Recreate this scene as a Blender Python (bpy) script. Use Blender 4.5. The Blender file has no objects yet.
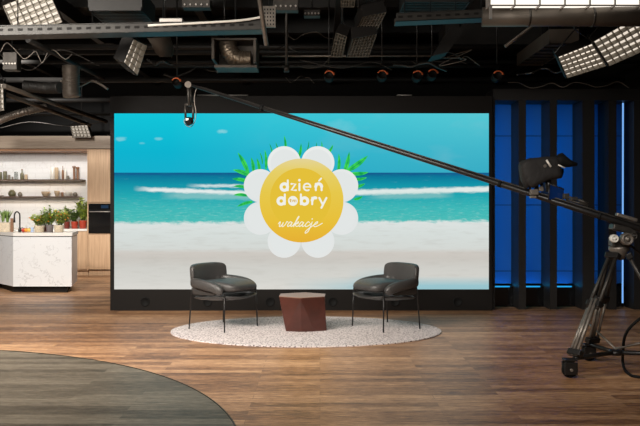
import bpy, bmesh, math, random
from mathutils import Vector, Matrix, noise
R = math.radians
PI = math.pi
scn = bpy.context.scene
COL = scn.collection
F, HY, CH = 800.0, 203.0, 1.4            # focal length (px), horizon row, eye height (m)

def at(px, py, d):                        # point of the room seen at a pixel, d metres away
    return Vector(((px-320)*d/F, d, CH-(py-HY)*d/F))
def fl(px, py, z=0.0):
    d = (CH-z)*F/(py-HY)
    return Vector(((px-320)*d/F, d, z))

# ------------------------------------------------------------------ materials
def lin(c):
    c = c/255.0
    return c/12.92 if c <= .04045 else ((c+.055)/1.055)**2.4
def rgb(r, g, b): return (lin(r), lin(g), lin(b), 1)
def new_mat(name):
    m = bpy.data.materials.new(name); m.use_nodes = True
    nt = m.node_tree
    b = nt.nodes['Principled BSDF']
    return m, nt, b
def N(nt, t, **kw):
    n = nt.nodes.new(t)
    for k, v in kw.items(): setattr(n, k, v)
    return n
def pbr(name, col, rough=.5, metal=0, bump=0, bscale=60, vary=0.0, emis=None, estr=0, alpha=1, spec=None, trans=0):
    m, nt, b = new_mat(name)
    b.inputs['Base Color'].default_value = rgb(*col)
    b.inputs['Roughness'].default_value = rough
    b.inputs['Metallic'].default_value = metal
    if spec is not None: b.inputs['Specular IOR Level'].default_value = spec
    if trans: b.inputs['Transmission Weight'].default_value = trans
    if emis:
        b.inputs['Emission Color'].default_value = rgb(*emis); b.inputs['Emission Strength'].default_value = estr
    if bump or vary:
        tc = N(nt, 'ShaderNodeTexCoord'); no = N(nt, 'ShaderNodeTexNoise')
        no.inputs['Scale'].default_value = bscale; no.inputs['Detail'].default_value = 4
        nt.links.new(tc.outputs['Object'], no.inputs['Vector'])
        if bump:
            bu = N(nt, 'ShaderNodeBump'); bu.inputs['Strength'].default_value = bump; bu.inputs['Distance'].default_value = .01
            nt.links.new(no.outputs['Fac'], bu.inputs['Height']); nt.links.new(bu.outputs['Normal'], b.inputs['Normal'])
        if vary:
            r = N(nt, 'ShaderNodeValToRGB')
            r.color_ramp.elements[0].position = .3; r.color_ramp.elements[1].position = .7
            r.color_ramp.elements[0].color = rgb(*[max(0, c*(1-vary)) for c in col])
            r.color_ramp.elements[1].color = rgb(*[min(255, c*(1+vary)) for c in col])
            nt.links.new(no.outputs['Fac'], r.inputs['Fac']); nt.links.new(r.outputs['Color'], b.inputs['Base Color'])
    return m
def emit(name, col, s=1.0):
    m = bpy.data.materials.new(name); m.use_nodes = True; nt = m.node_tree; nt.nodes.clear()
    e = N(nt, 'ShaderNodeEmission'); e.inputs['Color'].default_value = rgb(*col); e.inputs['Strength'].default_value = s
    o = N(nt, 'ShaderNodeOutputMaterial'); nt.links.new(e.outputs[0], o.inputs[0])
    return m

def math_(nt, op, a, b=None, c=None, clamp=False):
    n = N(nt, 'ShaderNodeMath', operation=op, use_clamp=clamp)
    for i, v in enumerate((a, b, c)):
        if v is None: continue
        if isinstance(v, (int, float)): n.inputs[i].default_value = v
        else: nt.links.new(v, n.inputs[i])
    return n.outputs[0]
def ramp(nt, fac, stops, interp='LINEAR'):
    r = N(nt, 'ShaderNodeValToRGB'); cr = r.color_ramp; cr.interpolation = interp
    while len(cr.elements) < len(stops): cr.elements.new(.5)
    for e, (p, c) in zip(cr.elements, stops): e.position = p
    for e, (p, c) in zip(cr.elements, stops): e.color = c if len(c) == 4 else rgb(*c)
    nt.links.new(fac, r.inputs['Fac'])
    return r.outputs['Color']
def mix(nt, fac, a, b, mode='MIX'):
    n = N(nt, 'ShaderNodeMix', data_type='RGBA', blend_type=mode)
    for s, v in ((n.inputs[0], fac), (n.inputs[6], a), (n.inputs[7], b)):
        if isinstance(v, (int, float)): s.default_value = v
        elif isinstance(v, tuple): s.default_value = v
        else: nt.links.new(v, s)
    return n.outputs[2]
def noise_(nt, vec, scale=5, detail=3, rough=.5, sc=(1, 1, 1), loc=(0, 0, 0)):
    mp = N(nt, 'ShaderNodeMapping'); mp.inputs['Scale'].default_value = sc; mp.inputs['Location'].default_value = loc
    nt.links.new(vec, mp.inputs['Vector'])
    n = N(nt, 'ShaderNodeTexNoise'); n.inputs['Scale'].default_value = scale
    n.inputs['Detail'].default_value = detail; n.inputs['Roughness'].default_value = rough
    nt.links.new(mp.outputs[0], n.inputs['Vector'])
    return n.outputs['Fac']

def planks(name, dark, mid, light, rough=.38, width=.11, length=1.3, seam=.55, spec=.5, streak=.5):
    m, nt, b = new_mat(name)
    tc = N(nt, 'ShaderNodeTexCoord'); v = tc.outputs['Object']
    br = N(nt, 'ShaderNodeTexBrick'); br.offset = .37; br.offset_frequency = 2
    br.inputs['Scale'].default_value = 1; br.inputs['Brick Width'].default_value = length; br.inputs['Row Height'].default_value = width
    br.inputs['Mortar Size'].default_value = .0025; br.inputs['Mortar Smooth'].default_value = .3
    br.inputs['Color1'].default_value = (0, 0, 0, 1); br.inputs['Color2'].default_value = (1, 1, 1, 1); br.inputs['Mortar'].default_value = (.5, .5, .5, 1)
    nt.links.new(v, br.inputs['Vector'])
    n1 = noise_(nt, v, 4.0, 8, .78, (.6, 9, 1))
    n2 = noise_(nt, v, 14, 5, .75, (.7, 5, 1), (3, 1, 0))
    n3 = noise_(nt, v, .5, 2, .5)
    a = math_(nt, 'MULTIPLY', br.outputs['Color'], .10)
    f = math_(nt, 'ADD', a, math_(nt, 'MULTIPLY', n1, streak))
    f = math_(nt, 'ADD', f, math_(nt, 'MULTIPLY', n2, .42))
    f = math_(nt, 'ADD', f, math_(nt, 'MULTIPLY', n3, .12))
    f = math_(nt, 'SUBTRACT', f, .07)
    c = ramp(nt, f, [(.41, dark), (.50, mid), (.60, light)])
    c = mix(nt, math_(nt, 'MULTIPLY', br.outputs['Fac'], seam), c, rgb(*[x*.35 for x in dark]))
    nt.links.new(c, b.inputs['Base Color'])
    rr = math_(nt, 'ADD', math_(nt, 'MULTIPLY', n1, .18), rough-.09)
    nt.links.new(rr, b.inputs['Roughness'])
    b.inputs['Specular IOR Level'].default_value = spec
    bu = N(nt, 'ShaderNodeBump'); bu.inputs['Strength'].default_value = .15; bu.inputs['Distance'].default_value = .003
    nt.links.new(f, bu.inputs['Height']); nt.links.new(bu.outputs['Normal'], b.inputs['Normal'])
    return m
def veneer(name, a_, b_, vertical=True, rough=.5):
    m, nt, b = new_mat(name)
    tc = N(nt, 'ShaderNodeTexCoord')
    sc = (14, 14, .7) if vertical else (.7, 14, 14)
    f = noise_(nt, tc.outputs['Object'], 3, 5, .6, sc)
    c = ramp(nt, f, [(.3, a_), (.7, b_)])
    nt.links.new(c, b.inputs['Base Color']); b.inputs['Roughness'].default_value = rough
    return m
def marble(name, base, vein, rough=.3, scale=1.0, amount=.8, tiles=False):
    m, nt, b = new_mat(name)
    tc = N(nt, 'ShaderNodeTexCoord'); v = tc.outputs['Object']
    n = noise_(nt, v, 1.6*scale, 8, .6, (1, 1, 1.2), (2.1, .3, 4.4))
    d = math_(nt, 'ABSOLUTE', math_(nt, 'SUBTRACT', n, .5))
    line = ramp(nt, d, [(0, (255, 255, 255)), (.012, (0, 0, 0))])
    n2 = noise_(nt, v, 1.2*scale, 2, .5, (1, 1, 1), (7, 2, 1))
    msk = ramp(nt, n2, [(.47, (0, 0, 0)), (.6, (255, 255, 255))])
    f = math_(nt, 'MULTIPLY', math_(nt, 'MULTIPLY', line, msk), amount)
    c = mix(nt, f, rgb(*base), rgb(*vein))
    if tiles:
        sx = N(nt, 'ShaderNodeSeparateXYZ'); nt.links.new(v, sx.inputs[0])
        cx = N(nt, 'ShaderNodeCombineXYZ'); nt.links.new(sx.outputs[0], cx.inputs[0]); nt.links.new(sx.outputs[2], cx.inputs[1])
        br = N(nt, 'ShaderNodeTexBrick'); br.inputs['Scale'].default_value = 1; br.inputs['Brick Width'].default_value = .3
        br.inputs['Row Height'].default_value = .1; br.inputs['Mortar Size'].default_value = .004
        nt.links.new(cx.outputs[0], br.inputs['Vector'])
        c = mix(nt, math_(nt, 'MULTIPLY', br.outputs['Fac'], .25), c, rgb(150, 145, 140))
    nt.links.new(c, b.inputs['Base Color']); b.inputs['Roughness'].default_value = rough
    return m
def speckle(name, base, dark):
    m, nt, b = new_mat(name)
    tc = N(nt, 'ShaderNodeTexCoord'); v = tc.outputs['Object']
    vo = N(nt, 'ShaderNodeTexVoronoi'); vo.inputs['Scale'].default_value = 44
    nt.links.new(v, vo.inputs['Vector'])
    n = noise_(nt, v, 45, 3, .6)
    d_ = math_(nt, 'ADD', vo.outputs['Distance'], math_(nt, 'MULTIPLY', math_(nt, 'SUBTRACT', n, .5), .35))
    f = math_(nt, 'SUBTRACT', 1.0, d_)
    c = ramp(nt, f, [(.50, base), (.66, tuple((2*p+q)//3 for p, q in zip(base, dark))), (.80, dark)])
    nt.links.new(c, b.inputs['Base Color']); b.inputs['Roughness'].default_value = .95
    bu = N(nt, 'ShaderNodeBump'); bu.inputs['Strength'].default_value = .4; bu.inputs['Distance'].default_value = .01; bu.invert = True
    nt.links.new(f, bu.inputs['Height']); nt.links.new(bu.outputs['Normal'], b.inputs['Normal'])
    return m

def beach():
    """the seaside picture shown on the video wall; u right 0-1, v up 0-1 (object X and Z of the screen)"""
    m = bpy.data.materials.new('screen_beach_picture'); m.use_nodes = True; nt = m.node_tree; nt.nodes.clear()
    tc = N(nt, 'ShaderNodeTexCoord'); sp = N(nt, 'ShaderNodeSeparateXYZ'); nt.links.new(tc.outputs['Object'], sp.inputs[0])
    obj = tc.outputs['Object']
    u = math_(nt, 'DIVIDE', sp.outputs[0], SW)
    v = math_(nt, 'DIVIDE', sp.outputs[2], SH)
    M = lambda a, b: math_(nt, 'MULTIPLY', a, b)
    A = lambda a, b: math_(nt, 'ADD', a, b)
    S = lambda a, b: math_(nt, 'SUBTRACT', a, b)
    def step(x, e0, e1):
        n = N(nt, 'ShaderNodeMapRange', clamp=True)
        nt.links.new(x, n.inputs[0])
        for i, w in ((1, e0), (2, e1)):
            if isinstance(w, (int, float)): n.inputs[i].default_value = w
            else: nt.links.new(w, n.inputs[i])
        return n.outputs[0]
    # sky
    skyL = ramp(nt, step(v, .66, 1.0), [(0, (22, 176, 205)), (.35, (14, 180, 208)), (1, (18, 198, 218))])
    skyR = ramp(nt, step(v, .66, 1.0), [(0, (56, 172, 196)), (.4, (66, 182, 202)), (1, (84, 200, 212))])
    sky = mix(nt, step(u, .15, .95), skyL, skyR)
    haze = noise_(nt, obj, 1.2, 4, .55, (.7, 1, 1.6), (1, 0, 3))
    sky = mix(nt, M(M(step(haze, .5, .75), step(u, .3, .8)), .35), sky, rgb(140, 195, 208))
    def blob(cu, cv, ru, rv):
        du = M(S(u, cu), 1/ru); dv = M(S(v, cv), 1/rv)
        d = A(M(du, du), M(dv, dv))
        wob = noise_(nt, obj, 9, 4, .6, (1, 1, 2))
        return step(A(d, M(S(wob, .5), 2.2)), 1.0, .1)
    for (cu, cv, ru, rv, st) in ((.018, .855, .018, .014, .55), (.118, .856, .013, .011, .5), (.288, .898, .016, .014, .7), (.075, .83, .010, .007, .3), (.60, .92, .05, .05, .2)):
        sky = mix(nt, M(blob(cu, cv, ru, rv), st), sky, rgb(150, 215, 222))
    # sea
    n1 = noise_(nt, obj, 5, 6, .7, (1, 1, 14))
    n2 = noise_(nt, obj, 4, 5, .65, (1, 1, 5), (4, 0, 2))
    vv = A(v, M(S(n1, .5), .035))
    sea = ramp(nt, step(vv, .34, .663), [(0, (120, 196, 188)), (.12, (78, 190, 184)), (.38, (62, 184, 184)), (.6, (34, 168, 178)), (.78, (20, 150, 170)), (.93, (12, 120, 154)), (.985, (20, 92, 142)), (1, (24, 84, 136))])
    n5 = noise_(nt, obj, 9, 5, .75, (1, 1, 5.5), (2, 0, 6))
    sea = mix(nt, M(M(step(n5, .52, .72), step(vv, .56, .42)), .55), sea, rgb(170, 218, 210))
    sea = mix(nt, M(step(n2, .6, .78), .2), sea, rgb(165, 215, 208))
    sea = mix(nt, M(step(n1, .5, .3), .3), sea, rgb(20, 120, 140))
    # breaking waves
    w1 = noise_(nt, obj, 7, 5, .65, (1, 1, 3), (0, 0, 9))
    w1b = A(v, M(S(w1, .5), .026))
    def wave(vc, half, u0, u1, slope=0.0, soft=.012):
        c = A(M(u, slope), vc)
        d = math_(nt, 'ABSOLUTE', S(w1b, c))
        band = step(d, half+soft, half-soft*.3)
        return M(M(band, step(u, u0-.01, u0+.04)), step(u, u1+.01, u1-.03))
    sea = mix(nt, M(wave(.588, .0035, .20, .40, -.0, .009), .85), sea, rgb(226, 236, 234))
    sea = mix(nt, M(wave(.575, .008, .06, .40, -.08, .009), .95), sea, rgb(232, 238, 236))
    sea = mix(nt, M(wave(.535, .012, .13, .4, -.02), .4), sea, rgb(180, 216, 210))
    sea = mix(nt, M(wave(.515, .011, .60, 1.04, .055, .010), .95), sea, rgb(228, 236, 232))
    sea = mix(nt, M(wave(.50, .014, .68, .9, .045), .35), sea, rgb(180, 214, 206))
    # foam, wet sand, sand
    low = ramp(nt, step(vv, 0, .40), [(0, (220, 218, 212)), (.12, (213, 212, 206)), (.30, (208, 207, 201)), (.44, (202, 198, 191)), (.52, (206, 201, 194)), (.58, (212, 216, 212)), (.8, (214, 221, 218)), (1, (222, 228, 226))])
    n4 = noise_(nt, obj, 3, 5, .6, (1, 1, 8), (5, 0, 5))
    low = mix(nt, M(step(n4, .5, .75), .3), low, rgb(178, 174, 166))
    low = mix(nt, M(M(step(v, .075, .02), step(u, .45, .75)), .75), low, rgb(120, 190, 205))
    low = mix(nt, M(M(step(v, .13, .06), step(u, .62, .74)), M(step(u, .80, .76), .55)), low, rgb(130, 195, 208))
    edge = A(.368, A(M(S(w1, .5), .05), M(S(n2, .5), .03)))
    edge = A(edge, M(u, .012))
    img = mix(nt, step(v, edge, A(edge, .018)), low, sea)
    img = mix(nt, step(v, .661, .665), img, sky)
    e = N(nt, 'ShaderNodeEmission'); nt.links.new(img, e.inputs['Color']); e.inputs['Strength'].default_value = 1.0
    o = N(nt, 'ShaderNodeOutputMaterial'); nt.links.new(e.outputs[0], o.inputs[0])
    return m

# ------------------------------------------------------------------ mesh builder
class MB:
    def __init__(s): s.v = []; s.f = []; s.sm = []
    def add(s, vs, fs, smooth=False):
        o = len(s.v); s.v += [tuple(v) for v in vs]
        for f in fs: s.f.append([i+o for i in f]); s.sm.append(smooth)
        return s
    def box(s, x0, x1, y0, y1, z0, z1, M=None):
        vs = [Vector((x, y, z)) for x in (x0, x1) for y in (y0, y1) for z in (z0, z1)]
        if M is not None: vs = [M @ v for v in vs]
        return s.add(vs, [(0, 1, 3, 2), (4, 6, 7, 5), (0, 4, 5, 1), (2, 3, 7, 6), (0, 2, 6, 4), (1, 5, 7, 3)])
    def bbox(s, c, size, M=None, b=.01):   # bevelled box by centre/size
        bm = bmesh.new(); bmesh.ops.create_cube(bm, size=1)
        for v in bm.verts: v.co = Vector((v.co.x*size[0], v.co.y*size[1], v.co.z*size[2]))
        bmesh.ops.bevel(bm, geom=bm.edges[:], offset=b, segments=2, affect='EDGES', profile=.5)
        T = Matrix.Translation(Vector(c))
        if M is not None: T = M @ T
        bm.verts.ensure_lookup_table()
        s.add([T @ v.co for v in bm.verts], [[v.index for v in f.verts] for f in bm.faces], False)
        bm.free(); return s
    def tube(s, pts, r, n=10, cap=True, closed=False):
        pts = [Vector(p) for p in pts]; k = len(pts)
        rs = r if isinstance(r, (list, tuple)) else [r]*k
        vs = []; prev = None
        for i, p in enumerate(pts):
            if closed: t = pts[(i+1) % k]-pts[i-1]
            else: t = pts[min(i+1, k-1)]-pts[max(i-1, 0)]
            t.normalize()
            if prev is None:
                a = Vector((0, 0, 1)) if abs(t.z) < .9 else Vector((1, 0, 0))
                a = (a-t*a.dot(t)).normalized()
            else:
                a = prev-t*prev.dot(t)
                a = a.normalized() if a.length > 1e-6 else t.orthogonal().normalized()
            prev = a; b = t.cross(a)
            for j in range(n):
                th = 2*PI*j/n
                vs.append(p+(a*math.cos(th)+b*math.sin(th))*rs[i])
        fs = []
        for i in range(k if closed else k-1):
            for j in range(n):
                i2 = (i+1) % k
                fs.append((i*n+j, i*n+(j+1) % n, i2*n+(j+1) % n, i2*n+j))
        s.add(vs, fs, True)
        if cap and not closed:
            o = len(s.v)-len(vs)
            s.f.append([o+j for j in range(n)][::-1]); s.sm.append(False)
            s.f.append([o+(k-1)*n+j for j in range(n)]); s.sm.append(False)
        return s
    def lathe(s, prof, c=(0, 0, 0), n=20, M=None, smooth=True):
        c = Vector(c); vs = []; k = len(prof)
        for (r, z) in prof:
            for j in range(n):
                a = 2*PI*j/n; p = Vector((r*math.cos(a), r*math.sin(a), z))
                if M is not None: p = M @ p
                vs.append(p+c)
        fs = [(i*n+j, i*n+(j+1) % n, (i+1)*n+(j+1) % n, (i+1)*n+j) for i in range(k-1) for j in range(n)]
        s.add(vs, fs, smooth)
        o = len(s.v)-len(vs)
        if prof[0][0] > 1e-5: s.f.append([o+j for j in range(n)][::-1]); s.sm.append(False)
        if prof[-1][0] > 1e-5: s.f.append([o+(k-1)*n+j for j in range(n)]); s.sm.append(False)
        return s
    def sell(s, c, a, b, h, e1=.4, e2=.4, nu=28, nv=14, warp=None):   # superellipsoid
        vs = []; c = Vector(c)
        pw = lambda x, e: math.copysign(abs(x)**e, x)
        for i in range(nv+1):
            ph = -PI/2+PI*i/nv
            for j in range(nu):
                th = 2*PI*j/nu
                p = Vector((a*pw(math.cos(ph), e1)*pw(math.cos(th), e2), b*pw(math.cos(ph), e1)*pw(math.sin(th), e2), h*pw(math.sin(ph), e1)))+c
                vs.append(warp(p) if warp else p)
        fs = [(i*nu+j, i*nu+(j+1) % nu, (i+1)*nu+(j+1) % nu, (i+1)*nu+j) for i in range(nv) for j in range(nu)]
        return s.add(vs, fs, True)
    def loft(s, path, ups, ws, hs, e=.5, n=16):
        vs = []; k = len(path); path = [Vector(p) for p in path]
        pw = lambda x: math.copysign(abs(x)**e, x)
        for i, p in enumerate(path):
            t = (path[min(i+1, k-1)]-path[max(i-1, 0)]).normalized()
            up = Vector(ups); sd = t.cross(up).normalized(); u2 = sd.cross(t)
            for j in range(n):
                a = 2*PI*j/n
                vs.append(p+sd*ws[i]*pw(math.cos(a))+u2*hs[i]*pw(math.sin(a)))
        fs = [(i*n+j, i*n+(j+1) % n, (i+1)*n+(j+1) % n, (i+1)*n+j) for i in range(k-1) for j in range(n)]
        s.add(vs, fs, True); o = len(s.v)-len(vs)
        s.f.append([o+j for j in range(n)][::-1]); s.sm.append(True)
        s.f.append([o+(k-1)*n+j for j in range(n)]); s.sm.append(True)
        return s
    def prism(s, poly, z0, z1):
        k = len(poly)
        vs = [(x, y, z0) for x, y in poly]+[(x, y, z1) for x, y in poly]
        fs = [list(range(k))[::-1], list(range(k, 2*k))]+[(i, (i+1) % k, k+(i+1) % k, k+i) for i in range(k)]
        return s.add(vs, fs)
    def quadbox(s, q, back):                # q: four 3D corners, extruded by vector
        q = [Vector(p) for p in q]; back = Vector(back)
        return s.add(q+[p+back for p in q], [(0, 1, 2, 3), (7, 6, 5, 4), (0, 4, 5, 1), (1, 5, 6, 2), (2, 6, 7, 3), (3, 7, 4, 0)])
    def build(s, name, mat, parent=None, origin=None, fix=True):
        o0 = Vector(origin) if origin is not None else Vector((0, 0, 0))
        me = bpy.data.meshes.new(name)
        me.from_pydata([tuple(Vector(v)-o0) for v in s.v], [], s.f); me.update()
        for p, k in zip(me.polygons, s.sm): p.use_smooth = k
        if fix:
            bm = bmesh.new(); bm.from_mesh(me); bmesh.ops.recalc_face_normals(bm, faces=bm.faces[:]); bm.to_mesh(me); bm.free()
        for mm in (mat if isinstance(mat, (list, tuple)) else [mat]): me.materials.append(mm)
        ob = bpy.data.objects.new(name, me); COL.objects.link(ob); ob.location = o0
        if parent is not None:
            ob.parent = parent
            if origin is not None: ob.location = o0
        return ob

def tag(o, label=None, cat=None, group=None, kind=None):
    if label: o['label'] = label
    if cat: o['category'] = cat
    if group: o['group'] = group
    if kind: o['kind'] = kind
    return o
def thing(name, label, cat, loc=(0, 0, 0), rz=0, group=None):
    o = bpy.data.objects.new(name, None); COL.objects.link(o); o.location = loc; o.rotation_euler = (0, 0, rz)
    o.empty_display_size = .1
    return tag(o, label, cat, group)
def struct(o): o['kind'] = 'structure'; return o
def copy_tree(src, loc, rz, label, parent=None):
    c = src.copy(); COL.objects.link(c)
    if parent is None: c.location = loc; c.rotation_euler = (0, 0, rz); c['label'] = label
    else: c.parent = parent
    for ch in list(src.children): copy_tree(ch, None, None, None, c)
    return c
def curve_pts(ctrl, n=24):                 # Catmull-Rom through points
    P = [Vector(p) for p in ctrl]; P = [P[0]*2-P[1]]+P+[P[-1]*2-P[-2]]; out = []
    seg = len(P)-3
    for i in range(seg):
        a, b, c, d = P[i:i+4]
        m = max(2, n//seg)
        for k in range(m):
            t = k/m
            out.append(.5*((2*b)+(c-a)*t+(2*a-5*b+4*c-d)*t*t+(3*b-a-3*c+d)*t**3))
    out.append(P[-2]); return out

M = dict(
    black=pbr('matte_black_paint', (21, 18, 16), .6, bump=.05, spec=.18),
    blackg=pbr('black_gloss', (14, 14, 15), .15),
    blackm=pbr('black_metal', (32, 30, 29), .35, .2),
    dgrey=pbr('dark_grey_metal', (62, 58, 54), .45, .5, vary=.15, bscale=12),
    steel=pbr('worn_steel', (118, 110, 102), .4, .45, vary=.12, bscale=15),
    lsteel=pbr('light_steel', (176, 170, 164), .4, .4),
    duct=pbr('duct_sheet', (84, 76, 68), .5, .35, vary=.12, bscale=4),
    darkduct=pbr('dark_duct_sheet', (29, 27, 25), .6, .2, vary=.2, bscale=6),
    foil=pbr('crumpled_foil', (150, 135, 118), .35, .7, bump=1.0, bscale=22),
    ceil=pbr('dark_ceiling_paint', (14, 13, 12), .9, vary=.3, bscale=2),
    wall=pbr('black_wall_paint', (20, 19, 18), .9),
    leather=pbr('grey_leather', (66, 64, 63), .42, bump=.25, bscale=160),
    leather2=pbr('dark_grey_leather', (58, 56, 55), .42, bump=.25, bscale=160),
    rubber=pbr('black_rubber', (15, 15, 15), .75, spec=.2),
    orange=pbr('orange_ring', (214, 104, 54), .5),
    white=pbr('white_stone', (226, 222, 216), .35),
    ceramic=pbr('white_ceramic', (220, 215, 206), .35),
    beige=pbr('beige_pot', (206, 190, 166), .7, vary=.08),
    brown=pbr('brown_wood_ware', (128, 92, 66), .6, vary=.1),
    tan=pbr('tan_ware', (182, 160, 132), .6, vary=.06),
    greyware=pbr('grey_ware', (120, 112, 100), .5, vary=.1),
    olive=pbr('olive_glaze', (96, 92, 66), .35, vary=.15, bscale=30),
    slate=pbr('slate_pot', (112, 104, 104), .7),
    terra=pbr('red_glazed_pot', (166, 62, 42), .4, vary=.08),
    terrad=pbr('dark_red_glazed_pot', (110, 42, 32), .4, vary=.08),
    soil=pbr('soil', (52, 38, 28), .95, vary=.3, bscale=60),
    tray=pbr('painted_tray', (40, 37, 33), .5, .2, vary=.15, bscale=9),
    leafA=pbr('leaf_green', (124, 148, 66), .55, vary=.3, bscale=18),
    leafB=pbr('leaf_light_green', (168, 182, 88), .55, vary=.3, bscale=18),
    leafC=pbr('leaf_dark_green', (104, 128, 66), .55, vary=.3, bscale=18),
    petal=pbr('orange_petal', (226, 148, 44), .6),
    glass=pbr('clear_glassware', (200, 205, 200), .08, trans=.85),
    crate=pbr('egg_crate_fabric', (150, 144, 134), .7, vary=.06, bscale=25),
    crated=pbr('grey_egg_crate', (92, 86, 76), .7, vary=.2, bscale=40),
    shelf=pbr('dark_wood_shelf', (84, 66, 54), .5, vary=.12, bscale=10),
)

# ------------------------------------------------------------------ room shell
X0, X1, Y0, Y1, ZC = -9.0, 4.75, -3.0, 16.6, 4.3
m_floor = planks('floor_wood_planks', (84, 54, 34), (152, 110, 76), (204, 162, 122), rough=.42, spec=.42, seam=.35)
m_inlay = planks('floor_grey_planks', (60, 53, 44), (92, 84, 72), (124, 115, 100), rough=.46, seam=.15, streak=.5, spec=.25)
struct(MB().box(X0, X1, Y0, Y1, -.1, 0).build('floor', m_floor))
struct(MB().box(X0, X1, Y0, Y1, ZC, ZC+.1).build('ceiling', M['ceil']))
struct(MB().box(X0, X1, Y1, Y1+.1, 0, ZC).build('wall_back', M['wall']))
struct(MB().box(X0-.1, X0, Y0, Y1, 0, ZC).build('wall_left', M['wall']))
struct(MB().box(X1, X1+.1, Y0, Y1, 0, ZC).build('wall_right', M['wall']))
struct(MB().box(X0, X1, Y0-.1, Y0, 0, ZC).build('wall_front', M['wall']))
# grey round floor inlay in the near left corner, with its dark edge trim
def circle3(a, b, c):
    ax, ay, bx, by, cx, cy = a[0], a[1], b[0], b[1], c[0], c[1]
    d = 2*(ax*(by-cy)+bx*(cy-ay)+cx*(ay-by))
    ux = ((ax*ax+ay*ay)*(by-cy)+(bx*bx+by*by)*(cy-ay)+(cx*cx+cy*cy)*(ay-by))/d
    uy = ((ax*ax+ay*ay)*(cx-bx)+(bx*bx+by*by)*(ax-cx)+(cx*cx+cy*cy)*(bx-ax))/d
    return ux, uy, math.hypot(ax-ux, ay-uy)
ix, iy, ir = circle3(fl(0, 351), fl(150, 373), fl(234, 426))
circ = [(ix+ir*math.cos(2*PI*i/160), iy+ir*math.sin(2*PI*i/160)) for i in range(160)]
struct(MB().prism([(max(x, X0+.01), y) for x, y in circ], 0, .004).build('floor_round_inlay', m_inlay))
mb = MB(); mb.tube([(x, y, .003) for x, y in [(ix+(ir+.006)*math.cos(2*PI*i/160), iy+(ir+.006)*math.sin(2*PI*i/160)) for i in range(160)] if x > X0+.05], .006, 6)
struct(mb.build('trim_1', pbr('inlay_edge_strip', (48, 44, 38), .5)))

# ------------------------------------------------------------------ video wall
DL = 10.42
def atw(px, py): return at(px, py, DL)
a = atw(114, 289.4); b_ = atw(489, 113.3)
SX0, SX1, SZ0, SZ1 = a.x, b_.x, a.z, b_.z
SW, SH = SX1-SX0, SZ1-SZ0
OX0, OX1, OZ = atw(110.2, 0).x, atw(492.5, 0).x, atw(0, 96).z
led = thing('video_wall', 'large black-framed video wall showing a turquoise beach and a white flower logo', 'video wall', ((OX0+OX1)/2, DL, 0))
def lb(mb, name, mat):                    # part given in world coordinates
    o = mb.build(name, mat, led); o.location = -led.location
    return o
lb(MB().box(OX0, SX0, DL, DL+.35, 0, OZ).box(SX1, OX1, DL, DL+.35, 0, OZ).box(SX0, SX1, DL, DL+.35, SZ1, OZ).box(SX0, SX1, DL+.04, DL+.35, SZ0, SZ1), 'frame', M['black'])
lb(MB().box(SX0, SX1, DL-.004, DL+.35, 0, SZ0), 'base_panel', M['black'])
mb = MB().add([(0, 0, 0), (SW, 0, 0), (SW, 0, SH), (0, 0, SH), (0, .015, 0), (SW, .015, 0), (SW, .015, SH), (0, .015, SH)],
              [(0, 1, 2, 3), (7, 6, 5, 4), (0, 4, 5, 1), (1, 5, 6, 2), (2, 6, 7, 3), (3, 7, 4, 0)])
scr = mb.build('screen', beach(), led); scr.location = Vector((SX0, DL+.012, SZ0))-led.location
scr['label'] = 'lit screen with beach picture'
SCR0 = Vector((SX0, DL+.012, SZ0))
def sc(px, py, k=1):                       # point on the screen face, k layers forward
    p = atw(px, py); return Vector((p.x-SX0, -.0012*k, p.z-SZ0))
def disc(mb, cx, cy, r, k, n=40, ry=None):
    c = sc(cx, cy, k); rr = r*DL/F; r2 = (ry or r)*DL/F
    vs = [(c.x+rr*math.cos(2*PI*i/n), c.y, c.z+r2*math.sin(2*PI*i/n)) for i in range(n)]
    mb.add(vs, [list(range(n))[::-1]])
def stroke(mb, pts, w, k, closed=False, taper=None):    # flat ribbon with round ends on the screen
    P = [sc(x, y, k) for x, y in pts]; hw = w*DL/F/2; n = len(P)
    vs = []
    for i, p in enumerate(P):
        if closed: t = P[(i+1) % n]-P[i-1]
        else: t = P[min(i+1, n-1)]-P[max(i-1, 0)]
        t.normalize(); nn = Vector((-t.z, 0, t.x)); h = hw*(taper[i] if taper else 1)
        vs += [p+nn*h, p-nn*h]
    m_ = n if closed else n-1
    mb.add(vs, [(2*i, 2*i+1, 2*((i+1) % n)+1, 2*((i+1) % n)) for i in range(m_)])
    if not closed and not taper:
        for e in (P[0], P[-1]):
            mb.add([(e.x+hw*math.cos(2*PI*i/12), e.y, e.z+hw*math.sin(2*PI*i/12)) for i in range(12)], [list(range(12))[::-1]])
def sub(mb, name, mat, lab=None):
    o = mb.build(name, mat, scr, fix=False)
    if lab: o['label'] = lab
    return o
# leaves behind the petals
rnd = random.Random(4)
Z3 = lambda x, y: (220+x/2.8375, 120+y/2.8375)
leaves = [((335, 150), (337, 95), 9), ((352, 150), (367, 90), 12), ((360, 145), (420, 101), 15), ((370, 152), (422, 148), 11), ((378, 168), (417, 163), 9),
          ((380, 190), (412, 180), 9), ((380, 225), (405, 216), 8), ((80, 150), (50, 92), 13), ((90, 160), (36, 141), 13), ((95, 150), (88, 106), 10), ((112, 150), (104, 108), 9),
          ((80, 175), (34, 167), 11), ((78, 193), (38, 188), 9), ((78, 215), (38, 213), 9), ((92, 232), (48, 246), 9), ((130, 140), (127, 84), 8),
          ((150, 110), (140, 66), 4), ((165, 100), (157, 62), 4), ((185, 90), (182, 44), 7), ((222, 110), (230, 66), 8), ((300, 100), (321, 70), 8), ((286, 90), (288, 60), 4),
          ((245, 90), (252, 58), 3), ((120, 125), (112, 90), 4), ((268, 90), (274, 62), 3)]
mb = MB(); mb2 = MB()
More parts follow.
